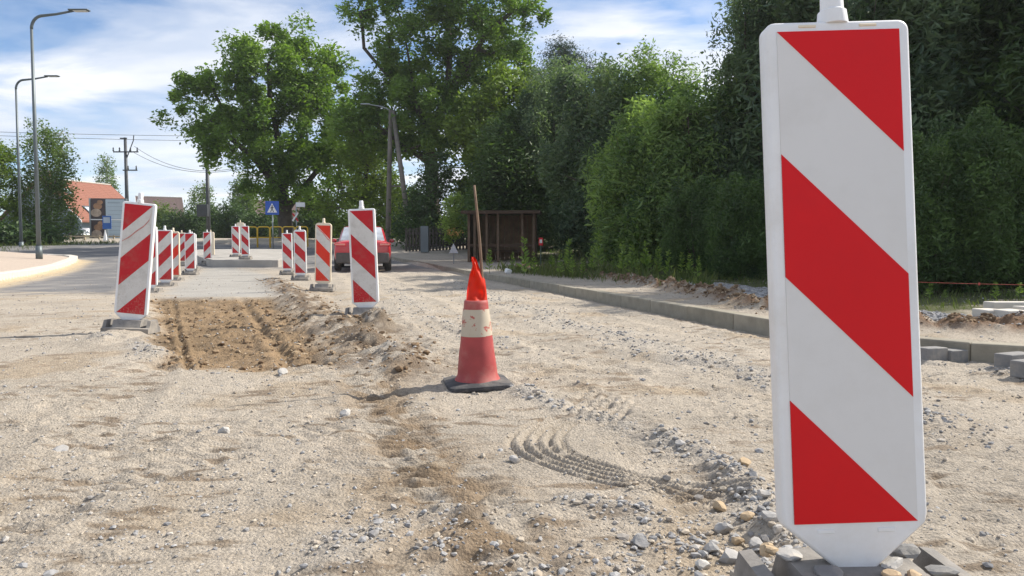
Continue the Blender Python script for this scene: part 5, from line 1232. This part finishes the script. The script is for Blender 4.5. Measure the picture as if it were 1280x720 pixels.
def pine(seed, px, top, bot, Y, halfw, label, mat):
    b = P(px, 306, Y); b = (b.x, b.y, gz(b.x, Y) - .1); r = np.random.default_rng(seed); H = P(px, top, Y).z - b[2]; z0 = P(px, bot, Y).z - b[2]; hw = halfw * Y / F
    ctr = []; nodes = [np.array([0, 0, 0.])]; par = [-1]; prev = 0
    for z in np.arange(1, H, .8): nodes.append(np.array([r.normal(0, .03), r.normal(0, .03), z])); par.append(prev); prev = len(nodes) - 1
    spine = len(nodes)
    for z in np.arange(z0, H - .2, .42):
        t = (z - z0) / (H - z0); rr = hw * (1 - t) ** .75 * (.8 + .3 * r.random()) + .15; n = 6
        for k in range(n):
            a = r.random() * 6.283; p0 = int(np.argmin([abs(q[2] - z) for q in nodes[:spine]])); pr = p0
            for s in (.5, 1.0): nodes.append(np.array([rr * s * math.cos(a), rr * s * math.sin(a), z + .12 * rr * s - .1 * s])); par.append(pr); pr = len(nodes) - 1
            for s in np.linspace(.3, 1, 6): ctr.append((rr * s * math.cos(a), rr * s * math.sin(a), z + .12 * rr * s))
    ctr = np.array(ctr); tv, tf = tube_skeleton(np.array(nodes), np.array(par), .02, .22); k = np.repeat(np.arange(len(ctr)), 22); n = len(k)
    C = ctr[k] + r.normal(0, .5, (n, 3)) * np.array([.45, .45, .22]); A = r.normal(0, 1, (n, 3)) * np.array([1, 1, .5]); A /= np.linalg.norm(A, axis=1)[:, None]; L = .22 * np.exp(r.normal(0, .2, n))
    return plant('conifer_tree', label, 'tree', (mesh_np('trunk', tv, tf, True), leaf_mesh('crown', C, A, L, L * .25, .5 + r.normal(0, .2, n), r)), (MT['bark'], mat), b)
Y = 50; b = P(706, 306, Y); b = (b.x, b.y, gz(b.x, Y) - .1)
lb = lobes_px([(704, 62, 20, 16, 0, 1.2), (712, 82, 34, 15, 0, 1.8), (692, 92, 28, 16, 0, 1.6), (720, 108, 34, 18, 0, 1.8), (700, 135, 36, 26, 0, 1.8)], Y, b)
CON = tree_data(109, [limb_px([(706, 312, 0), (706, 160, 0), (705, 60, 0)], Y, b)], lb, 190, 90, .20, .55, .24, aspect=.22, stretch=(1.3, 1.3, .6), shell=.7, tint_spread=.6)
plant('conifer_tree', 'dark bluish conifer top rising behind the willows', 'tree', CON, (MT['bark'], MT['conifer']), b)
pine(8, 88, 268, 303, 66, 17, 'small dark fir before the blue grey gable wall', MT['conifer'])

# --- willows along the right verge
def willow_data(seed, H, Wd, n_cl=170, leaf=.185, mid=.5, per=235, shoots=True):
    r = np.random.default_rng(seed); lobes = [(0, 0, H * .40, Wd * .95, Wd * .75, H * .40), (-Wd * .35, -Wd * .1, H * .58, Wd * .55, Wd * .5, H * .30), (Wd * .35, .1, H * .62, Wd * .55, Wd * .5, H * .30), (0, Wd * .1, H * .74, Wd * .5, Wd * .45, H * .24), (-Wd * .5, 0, H * .25, Wd * .5, Wd * .5, H * .24), (Wd * .5, 0, H * .28, Wd * .5, Wd * .5, H * .26)]
    limbs = [[(0, 0, -.3), (0, 0, .5)]]
    for k in range(6):
        a = 2 * math.pi * k / 6 + r.normal(0, .3); s = Wd * r.uniform(.35, .6); limbs.append([(0, 0, .5), (s * .4 * math.cos(a), s * .4 * math.sin(a), H * .35), (s * math.cos(a), s * math.sin(a), H * .75)])
    return tree_data(seed, limbs, lobes, n_cl, per, leaf, .56, .13, r_tip=.008, aspect=.32, up=.35, shell=.80, step=.8, stretch=(.9, .9, 1.2), blob=.45, tint_spread=.75, tint_mid=mid, stem_every=2)
WA = willow_data(201, 7.0, 2.6); WB = willow_data(202, 6.0, 2.4, mid=.6); WC = willow_data(203, 9.0, 3.0, n_cl=210)
WG = 'willows along the right verge'
def willow(px, Y, data, H0, H, mt, label, rz, wid=1.0, zoff=0.0):
    x = (px - CX) / F * Y; s = H / H0; plant('willow_tree', label, 'tree', data, (MT['bark'], MT[mt]), (x, Y, gz(x, Y) - .15 + zoff), rz, (s * wid, s * wid, s), WG)
willow(700, 33.5, WC, 9.0, 8.9, 'willow2', 'bluish willow rising behind the timber shelter', 0.4, .78)
willow(742, 29, WA, 7.0, 8.2, 'willow2', 'bluish grey willow bush next to the timber shelter', 1.3, .85)
willow(812, 27.5, WC, 9.0, 8.0, 'willow', 'bright topped willow behind the rounded green willow bush', 2.2, .85)
willow(868, 28, WA, 7.0, 6.7, 'willow', 'willow crown filling the gap beside the tall dark willow', 4.4, .8)
willow(812, 20.5, WB, 6.0, 4.9, 'willow', 'rounded green willow bush nearest the weeds and timber beams', 5.0, 1.05)
willow(880, 19.5, WA, 7.0, 5.4, 'willow', 'green willow bush behind the strip of grey gravel', 3.4, 1.0)
willow(945, 19.5, WC, 9.0, 8.0, 'willow2', 'tall dark willow rising just beside the edge of the big striped board', 4.1, .72)
willow(1035, 18, WA, 7.0, 8.4, 'willow2', 'dark willow hidden mostly behind the big striped board', 1.9, .95)
willow(1120, 20, WC, 9.0, 10.5, 'dark_leaf', 'very dark tall tree behind the red string', .6, .9)  # dark leaves on these right-hand trees put deep shade into the colour
willow(1190, 17.5, WA, 7.0, 7.5, 'dark_leaf', 'dark bush behind the pale concrete blocks', 2.9, 1.0)
willow(1290, 18.5, WC, 9.0, 10.0, 'willow', 'brighter green tall tree at the end of the red string', 3.3, .95)
willow(1235, 22, WC, 9.0, 11.0, 'dark_leaf', 'tall dark tree rising over the bush behind the concrete blocks', 5.2, .9)
willow(1010, 24, WC, 9.0, 11.0, 'dark_leaf', 'dark tall tree standing behind the top of the big striped board', 2.3, .9)
willow(1420, 14.5, WC, 9.0, 10.0, 'dark_leaf', 'tall dark tree beyond the far end of the red string', .9, 1.0)  # this tree and the next stand out of frame, added to shade the bushes
willow(1560, 15.5, WC, 9.0, 11.0, 'dark_leaf', 'dark tree continuing the row past the end of the red string', 2.9, 1.0)
willow(650, 34, WB, 6.0, 6.4, 'dark_leaf', 'dark bush directly behind the timber shelter', 1.0, 1.2)

for px, Yb, h, lab, rz in ((1150, 10.3, 2.3, 'low dark bush where the red string begins beside the big board', .3), (1205, 10.6, 2.6, 'low dark bush under the middle of the red string', 1.7), (1262, 10.0, 2.2, 'low dark bush over the long pale concrete slab', 3.0), (1310, 10.4, 2.6, 'low dark bush at the far end of the red string', 4.0), (925, 14.5, 2.2, 'low dark bush between grey gravel and tall dark willow', 5.0), (868, 16.5, 2.3, 'low dark bush at the end of the timber beams', 2.4)):
    x = (px - CX) / F * Yb; s_ = h / 6.0; plant('low_bush', lab, 'bush', WB, (MT['bark'], MT['dark_leaf']), (x, Yb, hz(x, Yb) - .1), rz, (s_ * .9, s_ * .8, s_), 'low bushes along the gravel')
# --- left side
Y = 46; b = P(62, 312, Y); b = (b.x, b.y, gz(b.x, Y))
lb = lobes_px([(62, 195, 26, 44, 0, 1.6), (50, 240, 30, 42, 0, 1.8), (70, 255, 22, 44, 0, 1.5), (45, 170, 14, 24, 0, 1.0), (80, 185, 12, 28, 0, .9), (40, 280, 28, 28, 0, 1.6)], Y, b)
BIR = tree_data(107, [limb_px([(62, 316, 0), (60, 260, 0), (58, 200, 0), (58, 165, 0)], Y, b), limb_px([(60, 260, 0), (72, 215, .2), (80, 175, .2)], Y, b), limb_px([(60, 250, 0), (48, 210, -.2), (44, 175, -.2)], Y, b)], lb, 260, 55, .15, .38, .14, aspect=.55, droop=.4, hang=1.3, shell=.6, tint_mid=.5)
plant('birch_tree', 'drooping birch tree behind the street lamps', 'tree', BIR, (MT['birch_bark'], MT['birch']), b)
Y = 44; b = P(-12, 312, Y); b = (b.x, b.y, gz(b.x, Y))
lb = lobes_px([(-15, 230, 35, 40, 0, 1.8), (-5, 200, 22, 24, 0, 1.2), (-10, 270, 40, 30, 0, 1.8)], Y, b)
LFT = tree_data(108, [limb_px([(-12, 316, 0), (-12, 260, 0), (-10, 200, 0)], Y, b)], lb, 170, 55, .16, .42, .14, aspect=.55, tint_mid=.55)
plant('lime_tree', 'leafy green tree next to the drooping birch behind the lamps', 'tree', LFT, (MT['bark'], MT['maple']), b)
def far_birch(px, top, Y, wid, label, seed):
    zb = gz(-50, Y) - .1; x = (px - CX) / F * Y; H = P(px, top, Y).z - zb; w = wid * Y / F
    lobes = [(0, 0, H * .62, w, w, H * .34), (0, 0, H * .85, w * .6, w * .6, H * .15), (w * .2, 0, H * .45, w * .9, w * .9, H * .2)]
    d = tree_data(seed, [[(0, 0, 0), (0, 0, H * .5), (.1, 0, H * .95)]], lobes, 90, 45, .24, .6, .16, aspect=.55, hang=1.6, droop=.4, r_tip=.02)
    plant('birch_tree', label, 'tree', d, (MT['birch_bark'], MT['birch']), (x, Y, zb))
far_birch(137, 188, 105, 14, 'slender pale birch rising behind the orange tiled roof', 301)
far_birch(255, 225, 90, 17, 'pale thin birch beside the timber pole with a box', 302)
far_birch(305, 215, 80, 16, 'loose pale birch left of the broad ash, above the dull red roof', 303)
def hedge(px, top, Y, wpx, label, seed, mt='dark_leaf', mid=.4):
    zb = gz(-50, Y) - .2; x = (px - CX) / F * Y; H = P(px, top, Y).z - zb; w = wpx * Y / F
    lobes = [(-w * .5, 0, H * .45, w * .6, 1.3, H * .48), (w * .4, 0, H * .5, w * .65, 1.4, H * .5), (0, .4, H * .5, w * .6, 1.4, H * .5)]
    d = tree_data(seed, [[(0, 0, 0), (0, 0, H * .5)]], lobes, 110, 48, .24, .55, .12, aspect=.5, tint_mid=mid, stem_every=3)
    plant('garden_bush', label, 'bush', d, (MT['bark'], MT[mt]), (x, Y, zb))
hedge(200, 255, 84, 26, 'round bush before the brown roofed house', 401, 'maple', .35)
hedge(232, 262, 72, 26, 'dark bush at the foot of the timber pole with a box', 402)
hedge(285, 252, 70, 26, 'dark bush right of the timber pole with a box', 403)
hedge(330, 262, 66, 24, 'dark bush below the broad ash, left of the crossing sign', 404)
hedge(395, 262, 62, 34, 'dark bush behind the yellow railing end', 405)
hedge(435, 270, 58, 30, 'dark bush just ahead of the red car', 406, 'dark_leaf', .5)
hedge(30, 285, 42, 30, 'dark bush below the lamps on the grass strip', 407)
hedge(178, 285, 74, 22, 'low dark bush behind the tilted scuffed board', 408)
hedge(510, 235, 52, 30, 'dark bush filling the gap behind the A shaped pole', 409)

# distant wood closing the view behind everything
def far_wood():
    r = np.random.default_rng(77); n = 2600; a = r.uniform(-1.0, 1.25, n); d = r.uniform(120, 170, n); x = d * np.tan(a * .75); y = d.copy()
    h = 4.0 + 3.5 * np.clip(fbm(x, x * 0, 14, 3, .6, 5.), -1, 1) + 3.0 * sst(-20, 40, x); C = np.stack([x, y, 1.6 + r.random(n) * h], 1)
    k = np.repeat(np.arange(n), 14); P0 = C[k] + r.normal(0, .8, (len(k), 3)); A = r.normal(0, 1, (len(k), 3)); A /= np.linalg.norm(A, axis=1)[:, None]; L = .9 * np.exp(r.normal(0, .2, len(k)))
    o = obj_from('far_wood', leaf_mesh('far_wood', P0, A, L, L * .7, .45 + r.normal(0, .2, len(k)), r), MT['dark_leaf']); tag(o, 'distant strip of dark woodland closing the view behind the gardens', 'wood', kind='stuff')
far_wood()

# ------------------------------------------------------------------ weeds and grass
def weed_data(seed, h):
    r = np.random.default_rng(seed); mb = MB(); mb.tube([(0, 0, -.03), (.02, 0, h * .5), (.01 + r.normal(0, .03), 0, h)], [.008, .006, .003], 5); V = np.array(mb.v); sm = bpy.data.meshes.new('stem'); sm.from_pydata(mb.v, [], mb.f)
    n = 46; t = r.random(n) ** .8; C = np.stack([.02 * t, 0 * t, h * (.1 + .9 * t)], 1); a = r.random(n) * 6.283; A = np.stack([np.cos(a), np.sin(a), r.uniform(.2, .9, n)], 1); A /= np.linalg.norm(A, axis=1)[:, None]; L = h * .24 * (1.15 - t * .75); C = C + A * (L / 2)[:, None]
    return sm, leaf_mesh('foliage', C, A, L, L * .34, .5 + r.normal(0, .2, n), r)
WD = [weed_data(500 + i, h) for i, h in enumerate((.75, .6, .9, .5))]
def weeds():
    r = random.Random(3)
    spots = [(x, 20.5 - (x - 610) * .028) for x in (612, 640, 655, 668, 690, 700, 712, 716, 728, 740, 748, 757, 766, 779, 790, 798, 808, 822, 835, 853, 862, 872)]
    for i, (px, Y) in enumerate(spots):
        Y += r.uniform(-1.2, 1.2); x = (px - CX) / F * Y; s = r.uniform(.6, 1.15)
        plant('weed_plant', 'upright leafy green weed growing in the strip before the willows', 'weed', WD[i % 4], (MT['weed'], MT['weed']), (x, Y, hz(x, Y)), r.uniform(0, 6), (s, s, s), 'weeds before the willows', ('stem', 'foliage'))
    for i, (px, Y) in enumerate([(1163, 8.6), (1182, 8.9), (1245, 8.8), (1262, 9.2), (1275, 8.7)]):
        x = (px - CX) / F * Y; s = r.uniform(.2, .3)
        plant('weed_plant', 'short bright weed at the edge of the gravel under the red string', 'weed', WD[i % 4], (MT['weed'], MT['weed']), (x, Y, hz(x, Y)), r.uniform(0, 6), (s * 1.4, s * 1.4, s), 'weeds under the string', ('stem', 'foliage'))
weeds()
def grass_patch(name, label, pts, h, seed):
    r = np.random.default_rng(seed); x, y = pts; z = height(x, y); n = len(x); a = r.random(n) * 6.283; A = np.stack([.45 * np.cos(a), .45 * np.sin(a), np.ones(n)], 1) + r.normal(0, .15, (n, 3)); A /= np.linalg.norm(A, axis=1)[:, None]
    L = h * np.exp(r.normal(0, .35, n)) * np.clip(y / 16, .45, 1); C = np.stack([x, y, z], 1) + A * (L * .45)[:, None]; o = obj_from(name, leaf_mesh(name, C, A, L, L * .09 + .006, np.clip(.45 + .5 * fbm(x, y, 1.2, 2) + r.normal(0, .18, n), 0, 1), r), MT['grass']); tag(o, label, 'grass', kind='stuff')
def verge_pts(n, seed):
    r = np.random.default_rng(seed); y = np.exp(r.uniform(math.log(7.5), math.log(36), n)); x = np.interp(y, [q[1] for q in RIDGE], [q[0] for q in RIDGE]) + r.random(n) ** 1.4 * 6 + .2; m = masks(x, y); k = (m['verge'] > .5) | ((y > 17) & (m['dR'] > 1.2)); return x[k], y[k]
grass_patch('verge_grass', 'rough green and straw coloured grass under the willows', verge_pts(9000, 1), .13, 2)
def strip_pts(n, seed):
    r = np.random.default_rng(seed); px = r.uniform(560, 890, n); y = 20.8 - (px - 610) * .028 + r.normal(0, .9, n); x = (px - CX) / F * y; m = masks(x, y); k = (m['dR'] > .9) & (fbm(x, y, .8, 2, .5, 91.) > -.25); return x[k], y[k]
grass_patch('weed_strip_grass', 'tall green grass between the upright weeds before the willows', strip_pts(4200, 6), .20, 7)
def left_pts(n, seed):
    r = np.random.default_rng(seed); y = r.uniform(26, 50, n); x = np.interp(y, KL_Y, KL_X) - 5.9 - r.random(n) * 14; x = np.where(y > 31, r.uniform(-42, -24, n), x); return x, y
grass_patch('roadside_grass', 'dry grass strip with green tufts around the street lamps', left_pts(7000, 3), .20, 4)

# ------------------------------------------------------------------ dusty summer air
def haze():
    o = MB().box((0, 0, 0), (3600, 3600, 34)).build('haze', None); o.location = (0, 0, 14); m = bpy.data.materials.new('haze_air'); m.use_nodes = True; t = m.node_tree; t.nodes.clear()
    out = N(t, 'ShaderNodeOutputMaterial'); v = N(t, 'ShaderNodeVolumePrincipled', inp={'Density': .00045, 'Color': (.86, .90, .96, 1), 'Anisotropy': .35}); t.links.new(v.outputs[0], out.inputs['Volume']); o.data.materials.append(m); tag(o, 'thin dusty haze over the whole place', 'haze', kind='stuff')
haze()
